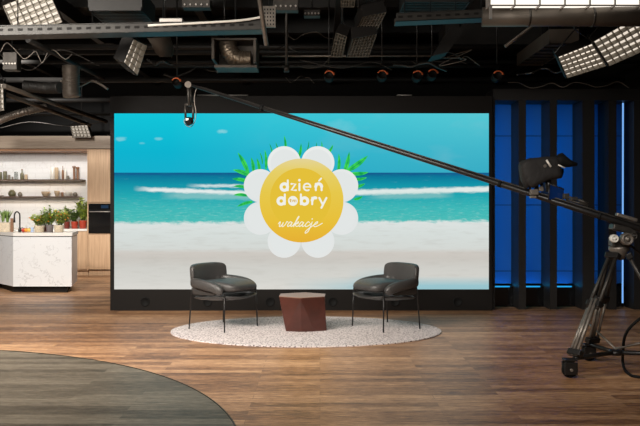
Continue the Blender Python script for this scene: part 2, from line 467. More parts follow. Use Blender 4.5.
for (b0, t0, w) in leaves:
    (x0, y0), (x1, y1) = Z3(*b0), Z3(*t0)
    n = 9; pts = []; tp = []
    for i in range(n):
        t = i/(n-1); bend = math.sin(t*PI)*.8
        dx, dy = x1-x0, y1-y0; L = math.hypot(dx, dy)
        pts.append((x0+dx*t-dy/L*bend, y0+dy*t+dx/L*bend)); tp.append(max(.02, math.sin(PI*min(1, .15+t*.85))**.8))
    stroke(mb, pts, w/2.8375, 1, taper=tp)
    stroke(mb2, pts[1:-1], .35, 2, taper=[1]*(n-2))
mleaf, nt, bs = new_mat('screen_leaf_green'); nt.nodes.clear()
tc = N(nt, 'ShaderNodeTexCoord'); f = noise_(nt, tc.outputs['Object'], 12, 3)
c = ramp(nt, f, [(.35, (24, 170, 86)), (.65, (70, 222, 84))]); e = N(nt, 'ShaderNodeEmission'); nt.links.new(c, e.inputs[0]); o = N(nt, 'ShaderNodeOutputMaterial'); nt.links.new(e.outputs[0], o.inputs[0])
sub(mb, 'leaf_graphic', mleaf, 'green palm leaves around the flower')
sub(mb2, 'leaf_vein_graphic', emit('screen_leaf_vein', (20, 120, 66)))
# petals
mb = MB(); ms_ = MB()
for i in range(8):
    an = R(22.5+45*i); px_, py_ = 301+44*math.cos(an), 202+42.5*math.sin(an)
    disc(mb, px_, py_, 16.6, 3+.15*i); disc(ms_, px_-1.2*math.cos(an), py_-1.2*math.sin(an)-.4, 14.2, 3.08+.15*i)
mpet, nt, bs = new_mat('screen_petal_white'); nt.nodes.clear()
tc = N(nt, 'ShaderNodeTexCoord'); sp = N(nt, 'ShaderNodeSeparateXYZ'); nt.links.new(tc.outputs['Object'], sp.inputs[0])
c = ramp(nt, math_(nt, 'DIVIDE', sp.outputs[2], SH), [(.1, (228, 230, 228)), (.5, (224, 228, 228)), (.85, (236, 238, 236))]); e = N(nt, 'ShaderNodeEmission'); nt.links.new(c, e.inputs[0]); o = N(nt, 'ShaderNodeOutputMaterial'); nt.links.new(e.outputs[0], o.inputs[0])
sub(mb, 'petal_graphic', mpet, 'eight round white petals')
sub(ms_, 'petal_centre_graphic', emit('screen_petal_centre', (226, 230, 229)))
mb = MB(); disc(mb, 301.5, 200.5, 42, 5, 64)
mdisc, nt, bs = new_mat('screen_yellow_disc'); nt.nodes.clear()
tc = N(nt, 'ShaderNodeTexCoord'); sp = N(nt, 'ShaderNodeSeparateXYZ'); nt.links.new(tc.outputs['Object'], sp.inputs[0])
cz = sc(301.5, 242.5); ct = sc(301.5, 158.5)
mr = N(nt, 'ShaderNodeMapRange', clamp=True); nt.links.new(sp.outputs[2], mr.inputs[0]); mr.inputs[1].default_value = cz.z; mr.inputs[2].default_value = ct.z
c = ramp(nt, mr.outputs[0], [(0, (230, 176, 52)), (.25, (232, 192, 58)), (.6, (230, 200, 76)), (.85, (230, 207, 104)), (1, (228, 212, 150))])
e = N(nt, 'ShaderNodeEmission'); nt.links.new(c, e.inputs[0]); o = N(nt, 'ShaderNodeOutputMaterial'); nt.links.new(e.outputs[0], o.inputs[0])
sub(mb, 'disc_graphic', mdisc, 'large yellow disc in the middle of the flower')
mb = MB(); disc(mb, 300.5, 198.5, 30.5, 6, 64)
sub(mb, 'inner_disc_graphic', emit('screen_yellow_inner', (228, 192, 58)))
# lettering (geometric sans: strokes) ; helper coordinates in image pixels
mb = MB(); LW = 3.0
def ring(cx, cy, r, a0=0, a1=360, w=LW, k=7):
    n = 26
    pts = [(cx+r*math.cos(R(a0+(a1-a0)*i/n)), cy-r*math.sin(R(a0+(a1-a0)*i/n))) for i in range(n+(0 if a1-a0 >= 360 else 1))]
    stroke(mb, pts, w, k, closed=(a1-a0 >= 360))
LW = 1.95; r_ = 3.25; by = 191.2
def bowl_(cx): ring(cx, by-4.2, r_)
def stem(x, top, k=7.2): stroke(mb, [(x, by-top), (x, by-1.0)], LW, k)
bowl_(284.3); stem(287.8, 10.8)                                                                                # d
stroke(mb, [(291.4, by-7.3), (295.6, by-7.3), (291.4, by-1.0), (296.0, by-1.0)], 1.9, 7.2)                      # z
stem(299.4, 7.4); disc(mb, 299.4, by-11.0, 1.35, 7.2, 14)                                                      # i
ring(307.1, by-4.2, 3.45, 0, 300, 1.6); stroke(mb, [(304.2, by-4.3), (310.6, by-4.3)], 1.15, 7.4)                       # e
stem(315.8, 7.4); ring(318.7, by-4.5, 2.9, 0, 180, k=7.1); stem(321.6, 4.5, 7.3)                               # n
stroke(mb, [(319.0, by-10.4), (321.2, by-12.8)], 1.7, 7.4)                                                      # accent
by = 205.2
bowl_(281.2); stem(284.8, 10.8)                                                                                # d
disc(mb, 292.9, by-4.3, 4.9, 7.2, 32)                                                                          # o, filled
bowl_(304.5); stem(300.9, 10.8)                                                                                # b
stem(312.2, 7.4); ring(314.9, by-4.7, 2.7, 70, 180, k=7.1)                                                     # r
stroke(mb, [(319.3, by-7.3), (322.7, by-.8)], LW, 7.2); stroke(mb, [(326.4, by-7.3), (321.4, by+2.6)], LW, 7.3)  # y
sub(mb, 'title_lettering', emit('screen_letter_white', (240, 240, 232)), 'white words dzien dobry')
mb = MB(); cy_ = by-4.5                    # small yellow letters in the filled o
stroke(mb, [(290.4, cy_-1.6), (290.4, cy_+1.2), (291.0, cy_+1.2)], .8, 8.4); stroke(mb, [(289.6, cy_-.7), (291.2, cy_-.7)], .7, 8.6)
stroke(mb, [(292.0, cy_-.8), (292.8, cy_+1.2), (293.6, cy_-.8)], .8, 8.4)
stroke(mb, [(294.5, cy_+1.2), (294.5, cy_-.8), (296, cy_-.6), (296, cy_+1.2)], .8, 8.4)
sub(mb, 'station_lettering', emit('screen_letter_yellow', (214, 172, 50)))
# script word
mb = MB(); sx0, sy0 = 277.2, 226.6
def scr_w(pts, w=.85, n=30):
    q = curve_pts([(sx0+x*1.04+(y*-.42), sy0+y, 0) for x, y in pts], n)
    stroke(mb, [(p.x, p.y) for p in q], w, 7.2)
scr_w([(0, -2.8), (1.0, -5), (1.6, -2), (2.0, 0), (3.6, -1), (4.3, -4.4), (4.2, -1), (5.2, .1), (6.9, -2), (7.3, -5), (8.6, -4.4)])                   # w
scr_w([(12.6, -4), (10.6, -4.8), (9.4, -2), (10.2, 0), (12.0, -1.6), (12.8, -4.4), (12.6, -.8), (13.8, -.2), (15, -1.5)])                        # a
scr_w([(14.6, -1), (16.4, -6), (17, -10), (16.2, -9.4), (15.8, -4), (15.8, 0)]); scr_w([(15.9, -2.2), (18.4, -5), (18.6, -3.2), (16.6, -2.2), (18.4, -.2), (20.4, -1)])  # k
scr_w([(23.6, -4), (21.6, -4.8), (20.4, -2), (21.2, 0), (23, -1.6), (23.8, -4.4), (23.6, -.8), (24.8, -.2), (26.2, -1.4)])                         # a
scr_w([(29.4, -4), (27.8, -4.8), (26.4, -2), (27.4, 0), (29.8, -1), (31.2, -3)])                                                            # c
scr_w([(31.8, -4.6), (32, 0), (31.6, 5), (29.6, 6.6), (29.4, 4.4), (32, 1), (34.4, -1.4)]); disc(mb, sx0+35.0, sy0-7.6, .7, 7.3, 10)            # j
scr_w([(34.2, -1.6), (36.8, -3), (37, -4.9), (35.4, -4), (34.8, -1), (36.4, .1), (39.4, -1.2), (42, -3.4)])                                      # e
sub(mb, 'script_lettering', emit('screen_script_white', (244, 240, 220)), 'white handwritten word wakacje')
# round ports in the base
for i in range(6):
    p = at(145.2+62.45*i, 301.7, DL)
    MX = Matrix.Rotation(PI/2, 3, 'X')
    q = lb(MB().lathe([(.062, 0), (.062, .006), (.05, .008), (.046, .002), (0, .002)], (p.x, DL-.004, p.z), 24, MX), 'speaker_port', M['rubber'])

# ------------------------------------------------------------------ blue stage wall
DB = 10.5
BLUE = 1
bw = thing('stage_backdrop', 'black slatted backdrop with tall blue lit panels right of the video wall', 'backdrop', (3.3, DB, 0))
def pb(mb, name, mat, lab=None):
    o = mb.build(name, mat, bw); o.location = -bw.location
    if lab: o['label'] = lab
    return o
bx = lambda px: (px-320)*DB/F
ZT = at(0, 100.5, DB).z; ZP = .30
mpan = pbr('blue_panel', (30, 112, 200), .5)
mpost = pbr('black_post_paint', (26, 24, 23), .5)
posts = [(493, 495), (518.8, 526), (550, 557), (582.5, 594.5), (608.8, 616.5), (634, 642)]
for a0, a1 in posts: pb(MB().box(bx(a0), bx(a1), DB, DB+.42, 0, ZT), 'post', mpost)
pb(MB().box(bx(493), X1-.01, DB-.01, DB+.45, ZT, at(0, 89, DB).z), 'header', mpost)
pb(MB().box(bx(642), X1-.01, DB+.02, DB+.44, 0, ZT), 'end_panel', mpost)
mseam = pbr('panel_seam', (8, 14, 40), .6)
mstrip = emit('cyan_led_strip', (40, 165, 235), 1.0)
powers = [3.2, 3.0, 3.2, 1.5, .6]
for i in range(5):
    l, r = bx(posts[i][1]), bx(posts[i+1][0])
    pb(MB().box(l-.02, r+.02, DB+.42, DB+.45, ZP, ZT), 'panel', mpan, 'blue lit panel')
    mb = MB()
    for yy in (136, 205, 271): mb.box(l, r, DB+.416, DB+.421, at(0, yy, DB+.42).z-.004, at(0, yy, DB+.42).z+.004)
    pb(mb, 'seam', mseam)
    pb(MB().box(l-.02, r+.02, DB+.30, DB+.45, 0, ZP-.03), 'plinth', M['blackg'])
    if i < 3:
        pb(MB().box(l+.0, r-.05, DB+.285, DB+.298, ZP-.036, ZP-.018), 'light_strip', mstrip, 'cyan light strip')
    L = bpy.data.lights.new('panel_light', 'AREA'); L.shape = 'RECTANGLE'; L.size = .03; L.size_y = 2.3; L.color = (.006, .60, 1.0); L.energy = powers[i]*.72
    lo = bpy.data.objects.new('panel_light', L); COL.objects.link(lo)
    lo.location = (l+.015, DB+.06, 1.5)
    tgt = Vector(((l*.55+r*.45), DB+.42, 1.5)); dv = tgt-Vector(lo.location)
    lo.rotation_euler = dv.to_track_quat('-Z', 'Y').to_euler()
    if i < 3:
        L = bpy.data.lights.new('base_light', 'AREA'); L.shape = 'RECTANGLE'; L.size = .25; L.size_y = .03; L.color = (.02, .5, 1.0); L.energy = .16
        lo = bpy.data.objects.new('base_light', L); COL.objects.link(lo); lo.location = ((l+r)/2, DB+.36, ZP-.02); lo.rotation_euler = (R(188), 0, 0)
# vertical tube lamp in the last bay
tp0, tp1 = at(623, 103, DB+.15), at(622.6, 303, DB+.15)
tl = MB().tube([tp1, tp0], .011, 10).build('tube_lamp', emit('cool_tube_light', (120, 175, 240), 1.1))
tag(tl, 'thin vertical pale blue light tube at the right end of the backdrop', 'lamp')
tl.data.update()

# ------------------------------------------------------------------ rug, chairs, table
rug_o = Vector(((306.2-320)*8.77/F, 8.77, 0))
mb = MB(); n = 120
RA, RB = 1.475, 1.03
ringp = lambda k, z: [(rug_o.x+RA*k*math.cos(2*PI*i/n), rug_o.y+RB*k*math.sin(2*PI*i/n), z) for i in range(n)]
vs = ringp(1, .001)+ringp(1, .010)+ringp(.99, .014)
fs = [(i, (i+1) % n, n+(i+1) % n, n+i) for i in range(n)]+[(n+i, n+(i+1) % n, 2*n+(i+1) % n, 2*n+i) for i in range(n)]+[list(range(2*n, 3*n))]
mb.add(vs, fs)
rug = mb.build('oval_rug', speckle('rug_speckle', (212, 202, 200), (84, 74, 74)), origin=rug_o)
tag(rug, 'oval speckled light grey rug under the chairs and table', 'rug')
RZ = .014

ct = thing('coffee_table', 'low reddish brown faceted coffee table between the two chairs', 'table', (at(302.6, 0, 8.81).x, 8.81, RZ))
H = .365
T = [(.284*math.cos(R(a)), .265*math.sin(R(a))) for a in (-93, -32, 28, 88, 150, 208)]
Bt = [(.03+q_*math.cos(R(a)), q_*math.sin(R(a))) for a, q_ in ((-142, .262), (-101, .215), (-60, .205), (-27, .262), (28, .24), (75, .24), (120, .24), (165, .235))]
vs = [(x, y, H) for x, y in T]+[(x, y, 0) for x, y in Bt]
B_ = lambda i: 6+i
fs = [(5, B_(0), 0), (0, B_(0), B_(1)), (0, B_(1), B_(2)), (0, B_(2), 1), (1, B_(2), B_(3)), (1, B_(3), B_(4)), (1, B_(4), 2), (2, B_(4), B_(5)), (2, B_(5), 3),
      (3, B_(5), B_(6)), (3, B_(6), 4), (4, B_(6), B_(7)), (4, B_(7), 5), (5, B_(7), B_(0)), tuple(B_(i) for i in range(7, -1, -1)), (0, 1, 2, 3, 4, 5)]
MB().add(vs, fs).build('table_body', pbr('red_brown_stain', (70, 36, 29), .3, vary=.1, bscale=8), ct)
MB().prism([(x*1.01, y*1.01) for x, y in T], H, H+.008).build('table_top', pbr('table_top_sheen', (120, 86, 72), .28), ct)['label'] = 'smooth top with reflected light in its pale brown colour'  # top painted paler than the body to imitate reflected light

def make_chair():
    t = thing('armchair', 'x', 'chair')
    fr = M['blackm']
    for s in (-1, 1):
        MB().tube([(.255, .287*s, .004), (.243, .275*s, .43)], .0078, 10).build('leg', fr, t)
        MB().tube([(-.245, .29*s, .004), (-.222, .275*s, .40), (-.205, .265*s, .52)], .0078, 10).build('leg', fr, t)
    mb = MB()
    mb.tube(curve_pts([(.245, -.265, .372), (.1, -.262, .368), (-.19, -.24, .352), (-.225, 0, .345), (-.19, .24, .352), (.1, .262, .368), (.245, .265, .372)], 30), .008, 8)
    mb.tube([(.22, -.262, .352), (.22, .262, .352)], .008, 8)
    mb.build('seat_frame', fr, t)
    def wsh(p):
        return Vector((p.x, p.y, p.z+.035*(p.y/.28)**2+.10*max(0, p.x)-.03*max(0, -p.x)))
    MB().sell((.03, 0, .325), .315, .295, .022, .8, .62, 40, 8, wsh).build('seat_shell', M['leather2'], t)
    def wc(p):
        x = (p.x+.26)/.56
        lift = .028*math.sin(max(0, min(1, x))*PI*.85) if p.z > .46 else .0
        low = -.012*(1-max(0, min(1, x)))*max(0, (.47-p.z)/.06)
        droop = -.045*max(0, x-.55)**1.6*(1 if p.z > .46 else .1)
        return Vector((p.x, p.y, p.z+lift+low+droop))
    MB().sell((.035, 0, .466), .30, .240, .054, .55, .42, 48, 18, wc).build('seat_cushion', M['leather'], t)['label'] = 'thick padded seat'
    for s in (-1, 1):
        path = curve_pts([(-.245, .10*s, .515), (-.235, .21*s, .515), (-.175, .27*s, .510), (-.05, .294*s, .500), (.08, .296*s, .482), (.17, .290*s, .452), (.215, .282*s, .405)], 42)
        k = len(path); ws = []; hs = []
        for i in range(k):
            u = i/(k-1); cap = min(1, (1-u)*k/6+.02)
            cp = math.sqrt(max(.001, 1-(1-min(1, cap))**2)); st = math.sqrt(max(.001, 1-(1-min(1, i/5+.05))**2))
            ws.append(.042*cp*st); hs.append((.046+.010*math.sin(u*PI))*cp*st)
        MB().loft(path, (0, 0, 1), ws, hs, .7).build('arm', M['leather'], t)
    MB().sell((-.05, -.264, .425), .17, .016, .045, .4, .4, 24, 8).build('side_panel', M['leather2'], t)
    MB().sell((-.05, .264, .425), .17, .016, .045, .4, .4, 24, 8).build('side_panel', M['leather2'], t)
    def wb(p):
        y = p.y; q = Vector((p.x, y, p.z))
        q.x = p.x-.262+.75*y*y - .10*(p.z-.50)
        return q
    MB().sell((0, 0, .600), .040, .290, .110, .42, .42, 36, 18, wb).build('backrest', M['leather'], t)['label'] = 'low curved padded backrest'
    MB().sell((0, 0, .46), .026, .235, .075, .42, .42, 36, 8, wb).build('back_panel', M['leather2'], t)
    return t
ch = make_chair()
ch.location = (-1.075, 8.90, RZ); ch.rotation_euler = (0, 0, R(-33))
ch['label'] = 'dark grey leather armchair on thin black legs, left of the coffee table'
ch['group'] = 'grey leather armchairs on the rug'
copy_tree(ch, (.735, 8.91, RZ), R(213), 'dark grey leather armchair on thin black legs, right of the coffee table')

# ------------------------------------------------------------------ kitchen
DK = 15.4; sK = F/DK
kx = lambda px, d=DK: (px-320)*d/F
kz = lambda py, d=DK: CH-(py-HY)*d/F
oak = veneer('light_oak_veneer', (178, 142, 108), (206, 172, 136))
oakh = veneer('greyish_oak_veneer', (152, 134, 116), (176, 158, 140), False)
struct(MB().box(X0+.01, kx(87)+.7, DK+.62, DK+.7, 0, kz(136.5)).build('wall_kitchen', marble('kitchen_white_tile', (214, 214, 214), (170, 166, 160), .35, 1.5, .5, True)))
struct(MB().box(X0+.01, kx(87)+.72, DK-.02, DK+.62, kz(148.5), kz(136)).build('trim_2', oakh))
struct(MB().box(X0+.01, kx(87), DK+.03, DK+.6, kz(151), kz(148.6)).build('trim_3', veneer('oak_soffit', (150, 112, 84), (170, 130, 100), False)))
# tall cabinet
xc0, xc1 = kx(87.3), kx(87.3)+.66
tcab = thing('tall_cabinet', 'tall light oak kitchen cabinet beside the left edge of the video wall', 'cabinet', ((xc0+xc1)/2, DK+.3, 0))
def pk(root, mb, name, mat, lab=None):
    o = mb.build(name, mat, root); o.location = -root.location
    if lab: o['label'] = lab
    return o
zo0, zo1 = kz(233), kz(203.6)
top = kz(148.7)
xd0 = xc0+.02
pk(tcab, MB().box(xc0, xc0+.02, DK, DK+.6, .1, top).box(xc1-.02, xc1, DK, DK+.6, .1, top).box(xd0, xc1-.02, DK+.55, DK+.6, .1, top).box(xd0, xc1-.02, DK+.03, DK+.55, zo1, zo1+.02).box(xd0, xc1-.02, DK+.03, DK+.55, zo0-.03, zo0-.01).box(xd0, xc1-.02, DK+.03, DK+.55, top-.02, top), 'carcass', oak)
pk(tcab, MB().bbox(((xd0+xc1-.02)/2, DK+.01, (zo1+.022+top-.01)/2), (xc1-.02-xd0-.004, .02, top-.01-zo1-.024), b=.002), 'door', oak, 'upper oak door')
pk(tcab, MB().bbox(((xd0+xc1-.02)/2, DK+.01, (.12+zo0-.03)/2), (xc1-.02-xd0-.004, .02, zo0-.15), b=.002), 'door', oak, 'lower oak door')
pk(tcab, MB().box(xc0+.01, xc1, DK+.05, DK+.5, 0, .1), 'plinth', oak)
# oven
ox0, ox1 = xd0+.004, xc1-.024
ov = thing('built_in_oven', 'black glass built-in oven in the tall oak cabinet', 'oven', ((ox0+ox1)/2, DK+.25, zo0))
pk(ov, MB().box(ox0, ox1, DK+.01, DK+.5, zo0, zo1-.002), 'body', M['blackm'])
pk(ov, MB().bbox(((ox0+ox1)/2, DK-.003, (zo0+zo1-.13)/2), (ox1-ox0-.004, .026, zo1-.13-zo0), b=.004), 'oven_door', M['blackg'])
pk(ov, MB().bbox(((ox0+ox1)/2, DK-.003, zo1-.062), (ox1-ox0-.004, .024, .115), b=.004), 'control_panel', M['blackg'])
pk(ov, MB().box((ox0+ox1)/2-.06, (ox0+ox1)/2+.08, DK-.018, DK-.014, zo1-.09, zo1-.03), 'display', emit('oven_display', (40, 60, 84), .8))
pk(ov, MB().tube([(ox0+.03, DK-.045, zo1-.155), (ox1-.03, DK-.045, zo1-.155)], .008, 10).box(ox0+.05, ox0+.065, DK-.045, DK-.01, zo1-.162, zo1-.148).box(ox1-.065, ox1-.05, DK-.045, DK-.01, zo1-.162, zo1-.148), 'handle', M['lsteel'])
for q in (.45,): pk(ov, MB().lathe([(.022, 0), (.02, .02), (0, .02)], (ox0+q, DK-.015, zo1-.06), 16, Matrix.Rotation(PI/2, 3, 'X')), 'knob', M['steel'])
# base cabinets + worktop
zt = .90
k = 0
xe = xc0-.002
bases = []
while xe > -8.2:
    w = .6
    bc = thing('base_cabinet', 'x', 'cabinet', (xe-w/2, DK+.3, 0), 0, 'base cabinets along the kitchen wall')
    bc['label'] = 'light oak base cabinet under the worktop, next to the tall cabinet' if k == 0 else 'light oak base cabinet hidden behind the island'
    pk(bc, MB().box(xe-w, xe, DK+.02, DK+.58, .1, zt-.042), 'carcass', oak)
    pk(bc, MB().bbox((xe-w/2, DK+.01, .12+(zt-.05-.12)/2), (w-.006, .018, zt-.05-.12), b=.002), 'door', oak)
    pk(bc, MB().box(xe-w, xe, DK+.06, DK+.5, 0, .1), 'plinth', oak)
    xe -= w; k += 1
    if k > 2: break
wt = tag(MB().bbox(((xc0+xe)/2-.002, DK+.298, zt-.02), (xc0-xe-.004, .61, .04), b=.004).build('kitchen_worktop', M['white'], origin=None), 'white worktop along the kitchen wall beneath the red plant pots', 'worktop')
# shelves
DS = DK+.62
def shelf(py, pxr, label):
    z = kz(py, DS-.26)
    return z, tag(MB().bbox(((kx(pxr, DS-.26)+(-8.3))/2, DS-.13, z-.014), (kx(pxr, DS-.26)+8.3, .258, .028), b=.003).build('wall_shelf', M['shelf']), label, 'shelf', 'dark kitchen wall shelves')
zs1, _ = shelf(179.3, 82, 'upper dark wooden wall shelf with canisters and mills')
zs2, _ = shelf(196.3, 78.5, 'lower dark wooden wall shelf with bowls')
def strip(z, x1):
    L = bpy.data.lights.new('shelf_light', 'AREA'); L.shape = 'RECTANGLE'; L.size = 3.2; L.size_y = .03; L.color = (1, .80, .6); L.energy = 6
    lo = bpy.data.objects.new('shelf_light', L); COL.objects.link(lo); lo.location = (x1-1.75, DS-.09, z-.034); lo.rotation_euler = (R(-25), 0, 0)
strip(zs1, kx(80)); strip(zs2, kx(78))
# ware on the shelves
def ware(name, label, cat, prof, px, z, mat, group, d=None, lid=None, n=20):
    d = d or (DS-.13)
    x = (px-320)*d/F
    o = MB().lathe(prof, (0, 0, 0), n).build(name, mat); o.location = (x, d, z+.0005)
    tag(o, label, cat, group)
    if lid:
        l = MB().lathe(lid[0], (0, 0, 0), n).build(lid[1], lid[2], o)
    return o
cyl = lambda r, h: [(r*.96, 0), (r, .004), (r, h-.004), (r*.95, h), (r*.8, h), (r*.8, h-.01), (0, h-.01)]
bottle = lambda r, h: [(r*.95, 0), (r, .005), (r, h*.55), (r*.8, h*.66), (r*.32, h*.74), (r*.3, h*.97), (r*.38, h), (0, h)]
bowl = lambda r, h: [(r*.4, 0), (r*.5, .006), (r*.85, h*.5), (r, h), (r*.96, h), (r*.8, h*.55), (r*.4, .014), (0, .012)]
vase = lambda r, h: [(r*.6, 0), (r*.95, h*.2), (r, h*.5), (r*.7, h*.85), (r*.45, h*.92), (r*.5, h), (r*.4, h), (r*.38, h*.9), (0, h*.88)]
G1 = 'ware on the upper shelf'; G2 = 'ware on the lower shelf'
ware('jar', 'dark glass jar at the far left end of the upper shelf', 'jar', cyl(.032, .15), .2, zs1, M['olive'], G1)
ware('jar', 'green glass jar on the upper shelf, second from the left', 'jar', cyl(.036, .155), 5, zs1, M['olive'], G1, lid=([(.034, .146), (.034, .165), (0, .165)], 'lid', M['greyware']))
ware('cup', 'small grey cup on the upper shelf right of the green jar', 'cup', cyl(.026, .09), 9, zs1, M['greyware'], G1)
ware('cup', 'tiny grey cup on the upper shelf beside the clear tumbler', 'cup', cyl(.018, .055), 12.5, zs1, M['greyware'], G1)
ware('tumbler', 'tall clear glass tumbler on the upper shelf left of the dark bottle', 'glass', cyl(.034, .15), 16, zs1, M['glass'], G1)
ware('bottle', 'dark green bottle with a narrow neck on the upper shelf', 'bottle', bottle(.036, .19), 22, zs1, M['olive'], G1, lid=([(.014, .19), (.014, .205), (0, .205)], 'cork', M['brown']))
ware('cup', 'pale cup on the upper shelf just right of the dark bottle', 'cup', cyl(.03, .10), 26, zs1, M['tan'], G1)
ware('canister', 'pale beige canister on the upper shelf', 'canister', cyl(.055, .235), 53, zs1, M['ceramic'], G1)
ware('canister', 'brown canister in front of the pale one on the upper shelf', 'canister', cyl(.036, .235), 56.6, zs1, M['tan'], G1, d=DS-.2)
ware('bottle', 'slim brown bottle on the upper shelf right of the canisters', 'bottle', bottle(.022, .27), 62.8, zs1, M['brown'], G1)
ware('bottle', 'pale slim bottle on the upper shelf before the mills', 'bottle', bottle(.024, .22), 65.3, zs1, M['ceramic'], G1)
ware('jar', 'short dark jar on the upper shelf beside the mills', 'jar', cyl(.024, .075), 68, zs1, M['greyware'], G1)
mill = lambda h: [(.026, 0), (.028, .01), (.02, .03), (.019, h*.7), (.02, h-.04), (.03, h-.03), (.038, h-.015), (.03, h), (0, h)]
ware('pepper_mill', 'taller brown wooden mill near the right end of the upper shelf', 'mill', mill(.265), 74, zs1, M['brown'], G1)
ware('pepper_mill', 'shorter brown wooden mill at the right end of the upper shelf', 'mill', mill(.25), 77.6, zs1, M['brown'], G1, d=DS-.1)
ware('plate', 'pale plate lying at the left end of the lower shelf', 'plate', bowl(.06, .03), 1, zs2, M['ceramic'], G2)
ware('vase', 'round olive green vase on the lower shelf', 'vase', vase(.075, .13), 12, zs2, M['olive'], G2)
ware('vase', 'small brown pot on the lower shelf beside the green vase', 'pot', vase(.045, .085), 20, zs2, M['greyware'], G2)
ware('bowl', 'wide tan bowl on the lower shelf', 'bowl', bowl(.085, .095), 45.5, zs2, M['tan'], G2)
ware('bowl', 'grey bowl on the lower shelf left of the small brown cup', 'bowl', bowl(.055, .11), 57, zs2, M['tan'], G2)
ware('cup', 'small brown cup on the lower shelf between two bowls', 'cup', cyl(.024, .08), 62.3, zs2, M['brown'], G2)
ware('bowl', 'plain white bowl on the lower shelf near its right end', 'bowl', bowl(.078, .09), 68.3, zs2, M['ceramic'], G2)
ware('pot', 'dark small pot at the right end of the lower shelf', 'pot', vase(.045, .08), 75.2, zs2, M['greyware'], G2)

# island
DI = 12.5
iz = lambda py: CH-(py-HY)*DI/F
ix_ = lambda px: (px-320)*DI/F
xr = ix_(71.7); xl = ix_(13.2); zb = iz(286.5); ztp = iz(232.8); zu = iz(237)
outer = [(xl, DI), (xr, DI), (xr-.20, DI+.95), (xl-.30, DI+1.25), (xl-1.5, DI+1.4), (xl-1.1, DI+1.0), (xl-.52, DI+.60)]
isl = thing('kitchen_island', 'white marble faceted kitchen island with black base in front of the shelves', 'kitchen island', ((xl+xr)/2, DI+.5, 0))
def scale_poly(P, k):
    cx = sum(p[0] for p in P)/len(P); cy = sum(p[1] for p in P)/len(P)
    out = []
    for x, y in P:
        d = math.hypot(x-cx, y-cy); out.append((x+(cx-x)/d*k, y+(cy-y)/d*k))
    return out
pk(isl, MB().prism(outer, zb, zu), 'body', marble('island_marble', (220, 221, 222), (140, 138, 138), .32, 2.4, .5))
pk(isl, MB().prism(scale_poly(outer, .035), zu, zu+.014), 'shadow_gap', M['black'])
pk(isl, MB().prism(scale_poly(outer, -.015), zu+.014, ztp), 'worktop', M['white'])
pk(isl, MB().prism(scale_poly(outer, .10), 0, zb), 'plinth', M['black'])

def leafmesh(mb, base, direction, L, w, rnd, curl=.2):
    d = Vector(direction).normalized(); sd = d.cross(Vector((0, 0, 1)));
    sd = sd.normalized() if sd.length > .05 else Vector((1, 0, 0))
    up = sd.cross(d); b = Vector(base)
    p = [b, b+d*L*.3+sd*w*.5+up*L*.03, b+d*L*.7+sd*w*.38-up*L*curl*.2, b+d*L-up*L*curl*.6, b+d*L*.7-sd*w*.38-up*L*curl*.2, b+d*L*.3-sd*w*.5+up*L*.03, b+d*L*.35+up*L*.0, b+d*L*.7-up*L*curl*.3]
    mb.add(p, [(0, 1, 6), (0, 6, 5), (1, 2, 7, 6), (6, 7, 4, 5), (2, 3, 7), (7, 3, 4)], True)
def plant(name, label, px, pz, d, pot_r, pot_h, potmat, fol_w, fol_h, nl, leaf, mat, style='bush', flowers=None, pot='pot', group='potted herbs in the kitchen', seed=1, square=False, xmax=None):
    rnd = random.Random(seed)
    x = (px-320)*d/F
    t = thing(name, label, 'plant', (x, d, pz+.0005), 0, group)
    if square: MB().bbox((0, 0, pot_h/2), (pot_r*2, pot_r*1.8, pot_h), b=.006).build('pot', potmat, t)
    else: MB().lathe([(pot_r*.72, 0), (pot_r*.8, .006), (pot_r*.97, pot_h*.9), (pot_r, pot_h), (pot_r*.9, pot_h), (pot_r*.86, pot_h*.9), (0, pot_h*.9)], n=22).build('pot', potmat, t)
    if not square: MB().lathe([(pot_r*.86, pot_h*.9), (pot_r*.5, pot_h*.93), (0, pot_h*.94)], n=14).build('soil', M['soil'], t)
    ms, ml, mf = MB(), MB(), MB()
    nl = int(nl*2.2); ns = max(10, nl//16)
    zz = pot_h*.93
    for i in range(ns):
        a = rnd.uniform(0, 2*PI); q = math.sqrt(rnd.random())
        r0 = pot_r*.5*q
        hh = fol_h*(1-.35*q*q)*rnd.uniform(.75, 1.05)
        r1 = fol_w*q*(1.0 if style == 'bush' else .55)
        b = Vector((r0*math.cos(a), r0*math.sin(a), zz)); tp = Vector((r1*math.cos(a), r1*math.sin(a), zz+hh))
        mid = (b+tp)/2+Vector((rnd.uniform(-.01, .01), rnd.uniform(-.01, .01), .02))
        ms.tube([b, mid, tp], [.003, .0025, .0015], 5)
        for j in range(nl//ns):
            u = rnd.uniform(.15, 1) if style != 'grass' else rnd.uniform(0, .4)
            pnt = b.lerp(mid, u*2) if u < .5 else mid.lerp(tp, u*2-1)
            a2 = rnd.uniform(0, 2*PI); el = rnd.uniform(-.2, .9) if style != 'grass' else rnd.uniform(1.0, 2.4)
            L = leaf*rnd.uniform(.8, 1.3)
            if style == 'grass': leafmesh(ml, pnt, (math.cos(a2)*.35, math.sin(a2)*.35, el), L*2.2, leaf*.28, rnd)
            else: leafmesh(ml, pnt, (math.cos(a2), math.sin(a2), el), L, leaf*.6, rnd)
        if flowers and rnd.random() < .5:
            fm = MB().sell(tp+Vector((rnd.uniform(-.02, .02), -.02, rnd.uniform(-.08, -.01))), .012, .012, .010, 1, 1, 8, 5); fm.build('blossom', flowers, t)
    ms.build('stems', M['leafC'], t)
    if xmax is not None: ml.v = [(min(v[0], xmax-x), v[1], v[2]) for v in ml.v]; ms.v = [(min(v[0], xmax-x), v[1], v[2]) for v in ms.v]
    ml.build('foliage', mat, t, fix=False)
    return t
def isl_d(py): return (CH-ztp)*F/(py-HY)
D1 = 12.78
